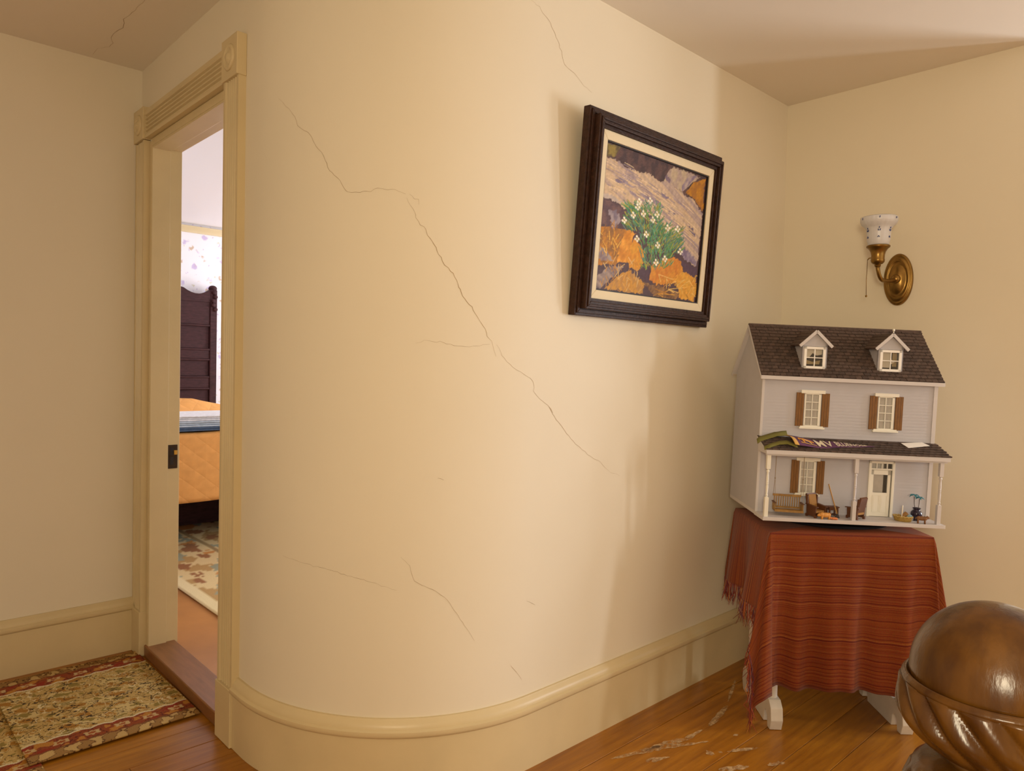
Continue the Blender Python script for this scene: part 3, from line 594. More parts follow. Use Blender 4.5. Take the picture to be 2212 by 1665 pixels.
# ---------------------------------------------------------------- striped throw
def throw_mat():
    m = bpy.data.materials.new('striped_woven_throw'); m.use_nodes = True; nt = m.node_tree; N = nt.nodes; L = nt.links; b = N['Principled BSDF']; b.inputs['Roughness'].default_value = 0.92; b.inputs['Specular IOR Level'].default_value = 0.15
    b.inputs['Sheen Weight'].default_value = 0.12
    u = N.new('ShaderNodeUVMap'); sp = N.new('ShaderNodeSeparateXYZ'); L.new(u.outputs[0], sp.inputs[0])
    def n1d(scale, detail):
        n = N.new('ShaderNodeTexNoise'); n.noise_dimensions = '1D'; n.inputs['Scale'].default_value = scale; n.inputs['Detail'].default_value = detail; L.new(sp.outputs[1], n.inputs['W']); return n.outputs['Fac']
    a = n1d(165, 6.0); r = N.new('ShaderNodeValToRGB'); L.new(a, r.inputs[0]); e = r.color_ramp.elements
    e[0].position = 0.26; e[0].color = (0.118, 0.016, 0.008, 1); e[1].position = 0.76; e[1].color = (0.34, 0.118, 0.024, 1)
    for p_, c_ in ((0.40, (0.172, 0.028, 0.010, 1)), (0.48, (0.235, 0.052, 0.012, 1)), (0.55, (0.262, 0.064, 0.014, 1)), (0.61, (0.190, 0.036, 0.018, 1)), (0.67, (0.285, 0.084, 0.018, 1))): k = e.new(p_); k.color = c_
    n2 = N.new('ShaderNodeTexNoise'); n2.inputs['Scale'].default_value = 260; L.new(u.outputs[0], n2.inputs['Vector'])
    mx = N.new('ShaderNodeMix'); mx.data_type = 'RGBA'; mx.blend_type = 'MULTIPLY'; mx.inputs[0].default_value = 0.5; L.new(r.outputs[0], mx.inputs[6]); L.new(n2.outputs['Color'], mx.inputs[7])
    hs = N.new('ShaderNodeHueSaturation'); hs.inputs['Value'].default_value = 1.22; L.new(mx.outputs[2], hs.inputs['Color']); L.new(hs.outputs[0], b.inputs['Base Color'])
    bp = N.new('ShaderNodeBump'); bp.inputs['Strength'].default_value = 0.35; bp.inputs['Distance'].default_value = 0.002; L.new(a, bp.inputs['Height']); L.new(bp.outputs[0], b.inputs['Normal']); return m
M_THROW = throw_mat()
OV = {'l': 0.265, 'f': 0.515, 'r': 0.27, 'b': 0.17}; CZ = TZ+0.006
st_ = []   # stations: base (x,y), dir angle, drop, kind, cloth coordinate origin
E_ = 0.004
def corner(cx, cy, a0, a1, oa, ob, n):
    for i in range(n+1):
        a = a0+(a1-a0)*i/n; t = (PI/2)*i/n
        d = min(oa/max(1e-3, math.cos(t)), ob/max(1e-3, math.sin(t))); st_.append((cx, cy, a, d, 'c', t, i/n))
def edge(x0, y0, x1, y1, a, d, n):
    for i in range(1, n): t = i/n; st_.append((x0+(x1-x0)*t, y0+(y1-y0)*t, a, d, {PI: 'l', 1.5*PI: 'f', 2*PI: 'r', 2.5*PI: 'b'}[a], t, t))
corner(0, TD, PI/2, PI, OV['b'], OV['l'], 16); edge(0, TD, 0, 0, PI, OV['l'], 26)
corner(0, 0, PI, 1.5*PI, OV['l'], OV['f'], 24); edge(0, 0, TW, 0, 1.5*PI, OV['f'], 54)
corner(TW, 0, 1.5*PI, 2*PI, OV['f'], OV['r'], 24); edge(TW, 0, TW, TD, 2*PI, OV['r'], 26)
corner(TW, TD, 2*PI, 2.5*PI, OV['r'], OV['b'], 16); edge(TW, TD, 0, TD, 2.5*PI, OV['b'], 40)
def skirt(k, l):
    x, y, a, d, kd, t, s = st_[k]; L = l*d
    if kd == 'c':
        fr_ = (x == 0 and y == 0); base = 0.12 if fr_ else (0.15 if (x == TW and y == 0) else 0.10)
        off = 0.006+base*L*(0.55+0.45*math.sin(PI*s))+0.018*L/0.5*math.sin(s*PI*5)
    elif kd == 'f': off = 0.006+L*(0.020+0.048*math.sin(2*PI*(x/0.20)+0.6)*min(1, x/0.05)+0.015*math.sin(2*PI*x/0.083))-0.11*L*math.exp(-((x-0.045)/0.030)**2)+0.05*L*max(0, (x-0.40)/0.124)
    elif kd == 'l': off = 0.006+L*(0.10+0.10*math.sin(2*PI*t*1.6+0.4)*math.sin(PI*t))
    elif kd == 'r': off = 0.006+L*(0.16+0.09*math.sin(2*PI*t*1.7))
    else: off = 0.006+L*0.05
    sx_ = 0.0
    if kd == 'c' and x == 0 and y == 0: off += 0.045*L*s
    if kd == 'c' and x == 0 and y == 0: sx_ = -0.085*L*math.sin(PI*min(1, s*0.98+0.02))**0.6*(0.4+0.6*s)
    e = min(L, 0.012); off *= 0.35+0.65*e/0.012
    sag = 0.0 if kd != 'f' else 0.008*l*math.sin(2*PI*(x/0.26)+2.2)
    return (x+sx_+off*math.cos(a), y+off*math.sin(a), CZ-0.003*min(1, L/0.006)-L*0.992+sag)
def cloth_uv(k, l):
    x, y, a, d, kd, t, s = st_[k]; L = l*d; return (x+L*math.cos(a), y+L*math.sin(a))
NL = 26; P = []; UVs = []; K = len(st_)
for j in range(NL+1):
    for k in range(K): P.append(skirt(k, (j/NL)**1.15)); UVs.append(cloth_uv(k, (j/NL)**1.15))
fs = [(j*K+k, j*K+(k+1) % K, (j+1)*K+(k+1) % K, (j+1)*K+k) for j in range(NL) for k in range(K)]
nb = len(P); P.append((TW/2, TD/2, CZ)); UVs.append((TW/2, TD/2)); fs += [(nb, (k+1) % K, k) for k in range(K)]
thr = thing('striped_throw', 'rust orange striped fringed throw draped over the table', 'throw', TM)
me = bpy.data.meshes.new('cloth'); me.from_pydata(P, [], fs); me.materials.append(M_THROW); me.polygons.foreach_set('use_smooth', [True]*len(fs))
ul = me.uv_layers.new(name='UVMap')
for lp in me.loops: ul.data[lp.index].uv = UVs[lp.vertex_index]
co = obj('cloth', me, thr); so = co.modifiers.new('thickness', 'SOLIDIFY'); so.thickness = 0.003; so.offset = 1
fm = [mat('fringe_%d' % i, c_, 0.95) for i, c_ in enumerate([(0.28, 0.05, 0.02), (0.15, 0.02, 0.02), (0.36, 0.20, 0.14), (0.42, 0.15, 0.03), (0.16, 0.06, 0.08)])]
mb = MB(); hem = [Vector(skirt(k, 1.0)) for k in range(K)]
for k in range(K):
    a, b = hem[k], hem[(k+1) % K]; n = max(1, int((b-a).length/0.0032))
    for i in range(n):
        p = a.lerp(b, (i+rng.uniform())/n); ln = min(rng.uniform(0.055, 0.085), p.z-0.003); d = Vector((rng.normal(0, 0.006), rng.normal(0, 0.006), 0)); d2 = Vector((rng.normal(0, 0.010), rng.normal(0, 0.010), 0))
        kd_, cx_, cy_, tt_ = st_[k][4], st_[k][0], st_[k][1], st_[k][5]
        if kd_ in 'fb' or ln < 0.01: continue
        if kd_ == 'c':
            side = {(0, TD): OV['l']/max(1e-3, math.sin(tt_)) <= OV['b']/max(1e-3, math.cos(tt_)), (0, 0): OV['l']/max(1e-3, math.cos(tt_)) <= OV['f']/max(1e-3, math.sin(tt_))+0.02, (TW, 0): OV['r']/max(1e-3, math.sin(tt_)) <= OV['f']/max(1e-3, math.cos(tt_))+0.02}.get((cx_, cy_), True)
            if not side: continue
        mb.cur = int(rng.choice(5, p=[0.4, 0.26, 0.09, 0.13, 0.12])); mb.tube([p+Vector((0, 0, 0.004)), p+d+Vector((0, 0, -ln*0.5)), p+d2+Vector((0, 0, -ln))], [0.0013, 0.0015, 0.0006], 4)
tag(mb.build('fringe', fm, thr, norm=False), kind='stuff')

# ---------------------------------------------------------------- turntable
HZ, HX, HY_ = -0.7692445, 0.0162882, 0.0223247
HM4 = T(2.2440, 1.1570, 0.705) @ rotz(HZ) @ Matrix.Rotation(HX, 4, 'X') @ Matrix.Rotation(HY_, 4, 'Y')
cpt = HM4 @ Vector((0.29, 0.19, 0))
tt = thing('turntable', 'round black turntable between the throw and the dollhouse', 'turntable', (cpt.x, cpt.y, CZ+0.002))
MB().lathe([(0.15, 0.0), (0.155, 0.002), (0.155, 0.006), (0.14, 0.008)], 48).build('base', M_TURN, tt, smooth=True)
MB().lathe([(0.195, 0.009), (0.20, 0.010), (0.20, 0.017), (0.195, 0.018)], 48).build('platter', M_TURN, tt, smooth=True)

# ---------------------------------------------------------------- dollhouse
Wd, DP, DD, HE, HR, OVR, OE, ZE = 0.5915, 0.0846, 0.386, 0.4713, 0.6589, 0.0124, 0.0196, 0.4795
M_HW = mat('dollhouse_grey_paint', (0.50, 0.475, 0.50), 0.6, var=0.04, vscale=20)
M_HT = mat('dollhouse_trim_paint', (0.60, 0.555, 0.545), 0.5)
M_HWH = mat('dollhouse_white', (0.82, 0.78, 0.68), 0.45)
M_SHG = mat('roof_shingle', (0.105, 0.066, 0.050), 0.85, var=0.35, vscale=90, rnd=0.25)
M_SHUT = mat('shutter_stain', (0.235, 0.098, 0.013), 0.5, stretch=(60, 60, 8), var=0.35, vscale=4)
def thin_glass(name):
    m = bpy.data.materials.new(name); m.use_nodes = True; nt = m.node_tree; nt.nodes.remove(nt.nodes['Principled BSDF'])
    t = nt.nodes.new('ShaderNodeBsdfTransparent'); g = nt.nodes.new('ShaderNodeBsdfGlossy'); g.inputs['Roughness'].default_value = 0.05; f = nt.nodes.new('ShaderNodeFresnel'); mx = nt.nodes.new('ShaderNodeMixShader')
    nt.links.new(f.outputs[0], mx.inputs[0]); nt.links.new(t.outputs[0], mx.inputs[1]); nt.links.new(g.outputs[0], mx.inputs[2]); nt.links.new(mx.outputs[0], nt.nodes['Material Output'].inputs[0]); return m
M_PANE = thin_glass('doll_window_pane')
M_CURT = mat('doll_curtain', (0.66, 0.60, 0.56), 0.9, var=0.12, vscale=60)
M_INT = mat('doll_interior', (0.45, 0.36, 0.26), 0.9)
hs_ = thing('dollhouse', 'grey two-storey dollhouse with shingled roof, dormers and porch on the draped table', 'dollhouse', HM4)
PY0 = -0.010
MB().box(-0.004, Wd+0.004, PY0, DP, 0.0, 0.012).build('porch_floor', M_HT, hs_, bev=0.001)
MB().box(0.0, Wd, DP, DD, 0.0, 0.012).build('base', M_HT, hs_)
# front wall pieces around the openings, clapboard relief
def clap(mb, x0, x1, z0, z1):
    pitch = 0.0105; z = math.floor(z0/pitch)*pitch
    while z < z1-1e-6:
        a, b = max(z, z0), min(z+pitch, z1); fa, fb = 0.0008*(1-(a-z)/pitch), 0.0008*(1-(b-z)/pitch)
        mb.add([(x0, DP-fa, a), (x1, DP-fa, a), (x1, DP-fb, b), (x0, DP-fb, b), (x0, DP+0.006, a), (x1, DP+0.006, a), (x1, DP+0.006, b), (x0, DP+0.006, b)], [(0,1,2,3),(4,7,6,5),(0,4,5,1),(3,2,6,7),(0,3,7,4),(1,5,6,2)]); z += pitch
wins = [(0.1722, 0.3105), (0.4215, 0.3105), (0.1695, 0.0795)]      # centre x, sill z
WHW, WHT = 0.0275, 0.1145
fw = MB(); doorx = (0.385, 0.458); dz1 = 0.196
def cols(z0, z1, ops):
    x = 0.0
    for (a, b, zz0, zz1) in sorted(ops):
        clap(fw, x, a, z0, z1)
        if zz0 > z0: clap(fw, a, b, z0, zz0)
        if zz1 < z1: clap(fw, a, b, zz1, z1)
        x = b
    clap(fw, x, Wd, z0, z1)
ow = [(c-WHW, c+WHW, z+0.002, z+WHT) for c, z in wins]
cols(0.0105, 0.2415, [ow[2], (doorx[0], doorx[1], 0.0, dz1)]); cols(0.2415, ZE-0.002, [ow[0], ow[1]])
fw.build('front_wall', M_HW, hs_)
gable = [(DP+0.006, 0.012), (DD, 0.012), (DD, ZE), ((DP+DD)/2, HR-0.004), (DP+0.006, ZE)]
MB().prism(gable, 0, 0.0, 0.006).build('side_wall', M_HW, hs_); MB().prism(gable, 0, Wd-0.006, Wd).build('side_wall', M_HW, hs_)
MB().box(0.006, Wd-0.006, DD-0.006, DD, 0.012, ZE).build('back_wall', M_INT, hs_)
for z in (0.24, 0.478): MB().box(0.006, Wd-0.006, DP+0.0065, DD-0.006, z, z+0.006).build('inner_floor', M_INT, hs_)
MB().box(Wd-0.0115, Wd+0.0015, DP-0.0035, DP+0.002, 0.012, ZE-0.006).build('corner_board', M_HT, hs_); MB().box(-0.0015, 0.0070, DP-0.0030, DP+0.002, 0.012, ZE-0.006).build('corner_board', M_HT, hs_)
# windows
def doll_window(cx, z):
    fmb = MB(); x0, x1, z0, z1 = cx-WHW, cx+WHW, z+0.002, z+WHT; y0 = DP-0.0045
    fmb.box(x0, x0+0.0045, y0, DP+0.004, z0, z1); fmb.box(x1-0.0075, x1, y0, DP+0.004, z0, z1); fmb.box(x0, x1, y0, DP+0.004, z0, z0+0.003); fmb.box(x0, x1, y0, DP+0.004, z1-0.004, z1)
    xm = (x0+0.0045+x1-0.0075)/2; fmb.box(xm-0.0012, xm+0.0012, y0+0.001, DP+0.002, z0, z1)
    for k in range(1, 4): zk = z0+0.003+(z1-z0-0.007)*k/4; fmb.box(x0, x1-0.004, y0+0.001, DP+0.002, zk-0.0012, zk+0.0012)
    w_ = fmb.build('window', M_HWH, hs_)
    MB().box(cx-0.0405, cx+0.0405, DP-0.007, DP, z1-0.001, z1+0.0105).build('header', M_HWH, w_, bev=0.0008)
    MB().box(cx-0.043, cx+0.043, DP-0.010, DP, z-0.0075, z-0.001).build('sill', M_HWH, w_, bev=0.0008); MB().box(cx-0.039, cx+0.039, DP-0.006, DP, z-0.001, z+0.0025).build('sill', M_HWH, w_)
    for (a, b) in ((cx-0.0560, cx-0.0300), (cx+0.0310, cx+0.0570)):
        s_ = MB(); n = 3; dx = (b-a)/n
        for k in range(n): s_.box(a+dx*k+0.0003, a+dx*(k+1)-0.0003, DP-0.0055, DP-0.001, z+0.001, z+0.1155)
        s_.build('shutter', M_SHUT, w_, bev=0.0004)
    pm = None
    for k in range(4):
        for (a, b) in ((x0+0.0045, xm-0.0012), (xm+0.0012, x1-0.0075)):
            zk = z0+0.003+(z1-z0-0.007)*k/4; MB().box(a, b, DP-0.0015, DP-0.0008, zk+0.001, zk+(z1-z0-0.007)/4-0.001).build('pane', M_PANE, w_)
    MB().prism([(x0+0.002+(x1-x0-0.004)*i/16, DP+0.0045+0.0012*math.sin(i*1.7)) for i in range(17)]+[(x1-0.002, DP+0.0062), (x0+0.002, DP+0.0062)], 2, z0, z1).build('curtain', M_CURT, w_, smooth=True)
for c, z in wins: doll_window(c, z)
# door
dr = MB(); dx0, dx1 = 0.3775, 0.4655; y0 = DP-0.0055
dr.box(dx0, dx0+0.0085, y0, DP+0.003, 0.0125, 0.204); dr.box(dx1-0.0085, dx1, y0, DP+0.003, 0.0125, 0.204); dr.box(dx0, dx1, y0, DP+0.003, 0.1955, 0.204); dr.box(dx0+0.0085, dx1-0.0085, y0+0.001, DP+0.002, 0.173, 0.1785)
for k in range(1, 4): xk = dx0+0.0085+(dx1-dx0-0.017)*k/4; dr.box(xk-0.0016, xk+0.0016, y0+0.001, DP+0.002, 0.1785, 0.1955)
dfr = dr.build('door_frame', M_HWH, hs_, bev=0.0006)
for k in range(4): a = dx0+0.0085+(dx1-dx0-0.017)*k/4; MB().box(a+0.0016, a+(dx1-dx0-0.017)/4-0.0016, DP-0.001, DP-0.0004, 0.1785, 0.1955).build('transom_pane', M_PANE, dfr)
lf = MB(); a, b = dx0+0.0092, dx1-0.0125; yl = DP-0.0025
lf.box(a, b, yl, DP+0.002, 0.0135, 0.095); lf.box(a, a+0.0085, yl, DP+0.002, 0.095, 0.172); lf.box(b-0.0095, b, yl, DP+0.002, 0.095, 0.172); lf.box(a, b, yl, DP+0.002, 0.157, 0.172)
leaf = lf.build('door_leaf', M_HWH, hs_, weld=False)
for xa in (a+0.009, a+0.0355):
    pmb = MB(); w5, h5 = 0.0225, 0.056
    for (p, q, r, u) in ((xa, xa+w5, 0.029, 0.0303), (xa, xa+w5, 0.029+h5, 0.0303+h5), (xa, xa+0.0013, 0.029, 0.029+h5), (xa+w5-0.0013, xa+w5, 0.029, 0.0303+h5)): pmb.box(p, q, yl-0.0010, yl, r, u)
    pmb.box(xa+0.004, xa+w5-0.004, yl-0.0006, yl, 0.033, 0.029+h5-0.004); pmb.build('panel_moulding', M_HWH, leaf)
MB().box(a+0.0085, b-0.0095, DP-0.0005, DP, 0.095, 0.157).build('door_pane', M_PANE, leaf)
MB().box(dx0+0.01, dx1-0.03, DP+0.012, DP+0.014, 0.08, 0.198).build('door_curtain', M_CURT, dfr)
# roof
SL = (HR-ZE)/((DP+DD)/2-(DP-OE)); ang = math.atan(SL); RL_ = math.hypot(HR-ZE, (DP+DD)/2-(DP-OE))
roof = thing('roof', None, None); roof.parent = hs_
def slope_M(y0, z0, a, sgn=1): # local x along the eave, local y up the slope, local z outwards
    return T(0, y0, z0) @ (Matrix.Rotation(a, 4, 'X') if sgn > 0 else Matrix.Rotation(PI, 4, 'Z') @ Matrix.Rotation(a, 4, 'X'))
Mf = slope_M(DP-OE, ZE, ang); Mb = T(Wd, DD+OE, ZE) @ rotz(PI) @ Matrix.Rotation(ang, 4, 'X')
slab = MB(); TH = 0.008
for MM in (Mf, Mb): slab.box(-OVR, Wd+OVR, 0, RL_, -TH, 0, MM)
roof_me = slab.build('roof_deck', M_HT, hs_)
bpy.data.objects.remove(roof); roof = roof_me; roof.name = 'roof'
M_FELT = mat('roof_felt', (0.02, 0.014, 0.012), 0.95); MB().box(-OVR, Wd+OVR, 0, RL_, 0.0, 0.0004, Mf).build('roof_felt', M_FELT, roof)
MB().box(-OVR, Wd+OVR, DP-OE-0.003, DP-OE+0.004, ZE-0.0125, ZE+0.000).build('fascia', M_HT, roof)
MB().box(0.002, Wd-0.002, DP-OE+0.004, DP-0.001, ZE-0.0125, ZE-0.009).build('soffit', M_HT, roof)
for xg in (-OVR-0.0015, Wd+OVR-0.0015):
    g = MB(); g.prism([(DP-OE-0.002, ZE-0.012), (DP-OE-0.002, ZE-0.003), ((DP+DD)/2, HR-0.003), (DD+OE+0.002, ZE-0.003), (DD+OE+0.002, ZE-0.012), ((DP+DD)/2, HR-0.014)], 0, xg, xg+0.003); g.build('barge_board', M_HT, roof)
def shingle_mesh(w_, h_, t_):
    mb = MB(); mb.add([(0.0006, 0, 0.0008), (w_-0.0006, 0, 0.0008), (w_-0.0006, 0, 0.0008+t_), (0.0006, 0, 0.0008+t_), (0.0006, h_, 0), (w_-0.0006, h_, 0), (w_-0.0006, h_, 0.0006), (0.0006, h_, 0.0006)], [(0,1,2,3),(4,7,6,5),(0,4,5,1),(3,2,6,7),(0,3,7,4),(1,5,6,2)]); return mb
SW, SE_ = 0.0212, 0.0155
sh_me = shingle_mesh(SW, SE_*1.25, 0.0030).mesh('shingle', M_SHG)
nrow = 16; rowh = RL_/nrow; ncol = int((Wd+2*OVR)/SW); SW2 = (Wd+2*OVR)/ncol
dorm = [(0.1732, 0.0929), (0.4312, 0.0939)]
def in_dormer(x, yy):
    for (c, yd) in dorm:
        if abs(x-c) < 0.036 and yy > yd and yy < yd+0.085: return True
    return False
front_sh = []
for r in range(nrow):
    for k in range(ncol+1):
        x = -OVR+SW2*(k-(0.5 if r % 2 else 0)); s = r*rowh
        xx0, xx1 = max(x, -OVR), min(x+SW2, Wd+OVR)
        if xx1-xx0 < SW2*0.4: continue
        yw = DP-OE+s*math.cos(ang)
        if in_dormer((xx0+xx1)/2, yw+0.006): continue
        front_sh.append((xx0, s, (xx1-xx0)/SW2))
front_sh = [(x+rng.normal(0, 0.0004), s+rng.normal(0, 0.0005), f) for x, s, f in front_sh]
MfI = Mf
def roof_local(x, s, dz=0.0012): return (Mf @ Vector((x, s, dz)))
order = sorted(range(len(front_sh)), key=lambda i: front_sh[i][1])
rest = MB(); cnt = 0; rowsmb = MB()
for i in order:
    x, s, f = front_sh[i]
    Msh = Mf @ T(x, s, 0.0006) @ Matrix.Rotation(math.radians(-3.0), 4, 'X') @ Matrix.Diagonal((f*SW2/SW, rowh/SE_, 1, 1))
    if cnt < 300:
        o = obj('shingle', sh_me, roof); o.matrix_local = Msh; cnt += 1
    else: sm_ = shingle_mesh(SW, SE_*1.25, 0.0030); rest.add(sm_.v, sm_.f, Msh)
for r in range(nrow): rest.box(-OVR, Wd+OVR, r*rowh, r*rowh+rowh*1.2, 0.0, 0.0016, Mb)
tag(rest.build('shingles', M_SHG, roof), kind='stuff')
MB().box(-OVR, Wd+OVR, (DP+DD)/2-0.008, (DP+DD)/2+0.008, HR-0.004, HR+0.0025).build('ridge_cap', M_SHG, roof, bev=0.002)
# dormers
def roofz(y): return ZE+SL*(y-(DP-OE))
for di, (c, yd) in enumerate(dorm):
    hw = 0.0428; zb = roofz(yd)-0.001; zt = 0.5855; zp = 0.637
    d = MB(); d.box(c-hw, c-hw+0.0065, yd, yd+0.005, zb, zt+0.008); d.box(c+hw-0.0065, c+hw, yd, yd+0.005, zb, zt+0.008)
    d.prism([(c-hw, zt-0.001), (c+hw, zt-0.001), (c+hw, zt+0.008), (c, zp-0.006), (c-hw, zt+0.008)], 1, yd, yd+0.005)
    yk = (zt+0.008-ZE)/SL+(DP-OE)
    for xs in (c-hw, c+hw-0.003): d.prism([(yd, zb), (yd, zt+0.008), (yk, zt+0.008)], 0, xs, xs+0.003)
    dm = d.build('dormer', M_HW, roof)
    wmb = MB(); wx0, wx1, wz0, wz1 = c-0.0363, c+0.0363, zb+0.001, 0.5835; yf = yd-0.004
    for (p, q, r, u) in ((wx0, wx0+0.0085, wz0, wz1), (wx1-0.0085, wx1, wz0, wz1), (wx0, wx1, wz0, wz0+0.0085), (wx0, wx1, wz1-0.0085, wz1)): wmb.box(p, q, yf, yd+0.002, r, u)
    zc = (wz0+wz1)/2; wmb.box(c-0.0015, c+0.0015, yf+0.001, yd+0.001, wz0, wz1); wmb.box(wx0, wx1, yf+0.001, yd+0.001, zc-0.0015, zc+0.0015)
    wmb.build('dormer_window', mat('dollhouse_bright_white', (0.90, 0.86, 0.80), 0.4), dm, bev=0.0005)
    for (p, q) in ((wx0+0.0085, c-0.0015), (c+0.0015, wx1-0.0085)):
        for (r, u) in ((wz0+0.0085, zc-0.0015), (zc+0.0015, wz1-0.0085)): MB().box(p, q, yd-0.0012, yd-0.0006, r, u).build('dormer_pane', M_PANE, dm)
    # interior seen through the panes
    cur = MB(); xi0, xi1, zi0, zi1 = c-0.030, c+0.030, wz0+0.006, wz1-0.006
    if di == 0:
        cur.cur = 0; cur.prism([(xi0, zi1), (xi1, zi1), (xi1, zc+0.012), (c+0.012, zc+0.008), (c-0.002, zc+0.016), (c-0.012, zc+0.002), (xi0, zc-0.002)], 1, yd+0.012, yd+0.013)
        cur.cur = 1; cur.prism([(xi0+0.008, zi0), (c, zi0+0.006), (xi1-0.008, zi0+0.004), (xi1-0.004, zc-0.008), (c, zc-0.014), (xi0, zc-0.006)], 1, yd+0.014, yd+0.015)
        cur.cur = 2; cur.box(xi0, xi1, yd+0.020, yd+0.021, zi0, zi1)
    else:
        cur.cur = 0; cur.prism([(xi0, zi0), (xi0, zi1), (c+0.006, zi1), (c+0.010, zc+0.005), (c+0.022, zc-0.004), (c+0.008, zc-0.012), (c+0.002, zi0)], 1, yd+0.012, yd+0.013)
        cur.cur = 1; cur.box(c+0.015, xi1, yd+0.016, yd+0.017, zi0, zi1); cur.cur = 2; cur.box(xi0, xi1, yd+0.022, yd+0.023, zi0, zi1)
    cur.build('dormer_curtain', [mat('pale_curtain', (0.72, 0.62, 0.50), 0.9), mat('tan_curtain', (0.42, 0.30, 0.15), 0.9), M_BLACK], dm)
    # little gable roof
    yback = (zp-ZE)/SL+(DP-OE)
    for sgn in (-1, 1):
        xe, ze = c+sgn*0.0555, zt-0.001; ye = (ze-ZE)/SL+(DP-OE)
        th = 0.004; nrm = Vector((sgn*(zp-ze), 0, 0.0555)).normalized()*th
        A = [Vector((c, yd-0.010, zp)), Vector((xe, yd-0.010, ze)), Vector((xe, ye+0.004, ze)), Vector((c, yback+0.004, zp))]; B = [q+nrm for q in A]
        MB().add(A+B, [(0,1,2,3),(4,7,6,5),(0,4,5,1),(1,5,6,2),(2,6,7,3),(3,7,4,0)]).build('dormer_roof', M_SHG, dm)
        for k in range(5):   # courses
            t0, t1 = k/5, (k+1.15)/5
            q = [B[1].lerp(B[0], t0)+nrm*0.35, B[2].lerp(B[3], t0)+nrm*0.35, B[2].lerp(B[3], min(1, t1)), B[1].lerp(B[0], min(1, t1))]
            q2 = [v-nrm*0.3 for v in q]; MB().add(q+q2, [(0,1,2,3),(4,7,6,5),(0,4,5,1),(1,5,6,2),(2,6,7,3),(3,7,4,0)]).build('dormer_shingle_course', M_SHG, dm)
        dn = Vector((c-xe, 0, zp-ze)).normalized(); pn = Vector((-dn.z*sgn, 0, dn.x*sgn))
        e0, e1 = Vector((xe, yd-0.0125, ze)), Vector((c, yd-0.0125, zp)); w8 = nrm.normalized()
        A = [e0+w8*0.0045, e1+w8*0.0045, e1-w8*0.0055, e0-w8*0.0055]; B2 = [q+Vector((0, 0.005, 0)) for q in A]
        MB().add(A+B2, [(0,1,2,3),(4,7,6,5),(0,4,5,1),(1,5,6,2),(2,6,7,3),(3,7,4,0)]).build('gable_trim', M_HT, dm)
    if di == 1: MB().lathe([(0.0015, 0), (0.0022, 0.003), (0.0012, 0.005), (0.0036, 0.008), (0.0040, 0.011), (0.0028, 0.014), (0.0, 0.015)], 12, (c, yd-0.010, zp+0.004)).build('finial', M_HWH, dm, smooth=True)
# porch roof, beam and posts
pz0, pz1 = 0.2365, 0.2715; py0 = -0.012; pa = math.atan2(pz1-pz0, DP-py0); pl = math.hypot(pz1-pz0, DP-py0); Mp = T(0, py0, pz0) @ Matrix.Rotation(pa, 4, 'X')
pr_ = MB().box(-0.008, Wd+0.006, 0, pl, -0.006, 0, Mp).build('porch_roof', M_HT, hs_)
MB().box(-0.008, Wd+0.006, 0, pl, 0.0, 0.0004, Mp).build('roof_felt', M_FELT, pr_)
MB().box(-0.006, Wd+0.004, py0-0.002, py0+0.004, 0.2225, 0.2355).build('fascia', M_HT, pr_); MB().box(-0.002, Wd, py0+0.008, py0+0.018, 0.2165, 0.2325).build('beam', M_HT, pr_)
for xs in (-0.004, Wd-0.001): MB().prism([(py0, 0.222), (DP-0.004, 0.222), (DP-0.004, pz1-0.007), (py0, pz0-0.006)], 0, xs, xs+0.003).build('porch_cheek', M_HT, pr_)
nr = 6; ph = pl/nr
for r in range(nr):
    for k in range(ncol+1):
        x = -0.008+SW2*(k-(0.5 if r % 2 else 0)); xx0, xx1 = max(x, -0.008), min(x+SW2, Wd+0.008)
        if xx1-xx0 < SW2*0.4: continue
        o = obj('shingle', sh_me, pr_); o.matrix_local = Mp @ T(xx0+rng.normal(0, 0.0004), r*ph-0.002+rng.normal(0, 0.0006), 0.0006) @ Matrix.Rotation(math.radians(-3.0), 4, 'X') @ Matrix.Diagonal(((xx1-xx0)/SW, ph/SE_, 1.15, 1))
def post_prof(): return [(0.0052, 0.076), (0.0030, 0.079), (0.0046, 0.083), (0.0030, 0.086), (0.0038, 0.095), (0.0044, 0.110), (0.0036, 0.120), (0.0046, 0.122), (0.0036, 0.124), (0.0046, 0.127), (0.0036, 0.129), (0.0044, 0.133), (0.0036, 0.150), (0.0032, 0.158), (0.0050, 0.162), (0.0050, 0.165), (0.0030, 0.168), (0.0052, 0.171)]
for cx in (0.0075, 0.2972, 0.5760):
    mb = MB(); cy = 0.003; mb.box(cx-0.0062, cx+0.0062, cy-0.0062, cy+0.0062, 0.012, 0.076); mb.box(cx-0.0062, cx+0.0062, cy-0.0062, cy+0.0062, 0.171, 0.2205); mb.lathe(post_prof(), 14, (cx, cy, 0)); mb.build('porch_post', M_HWH if cx < 0.1 else M_HT, hs_, smooth=True)

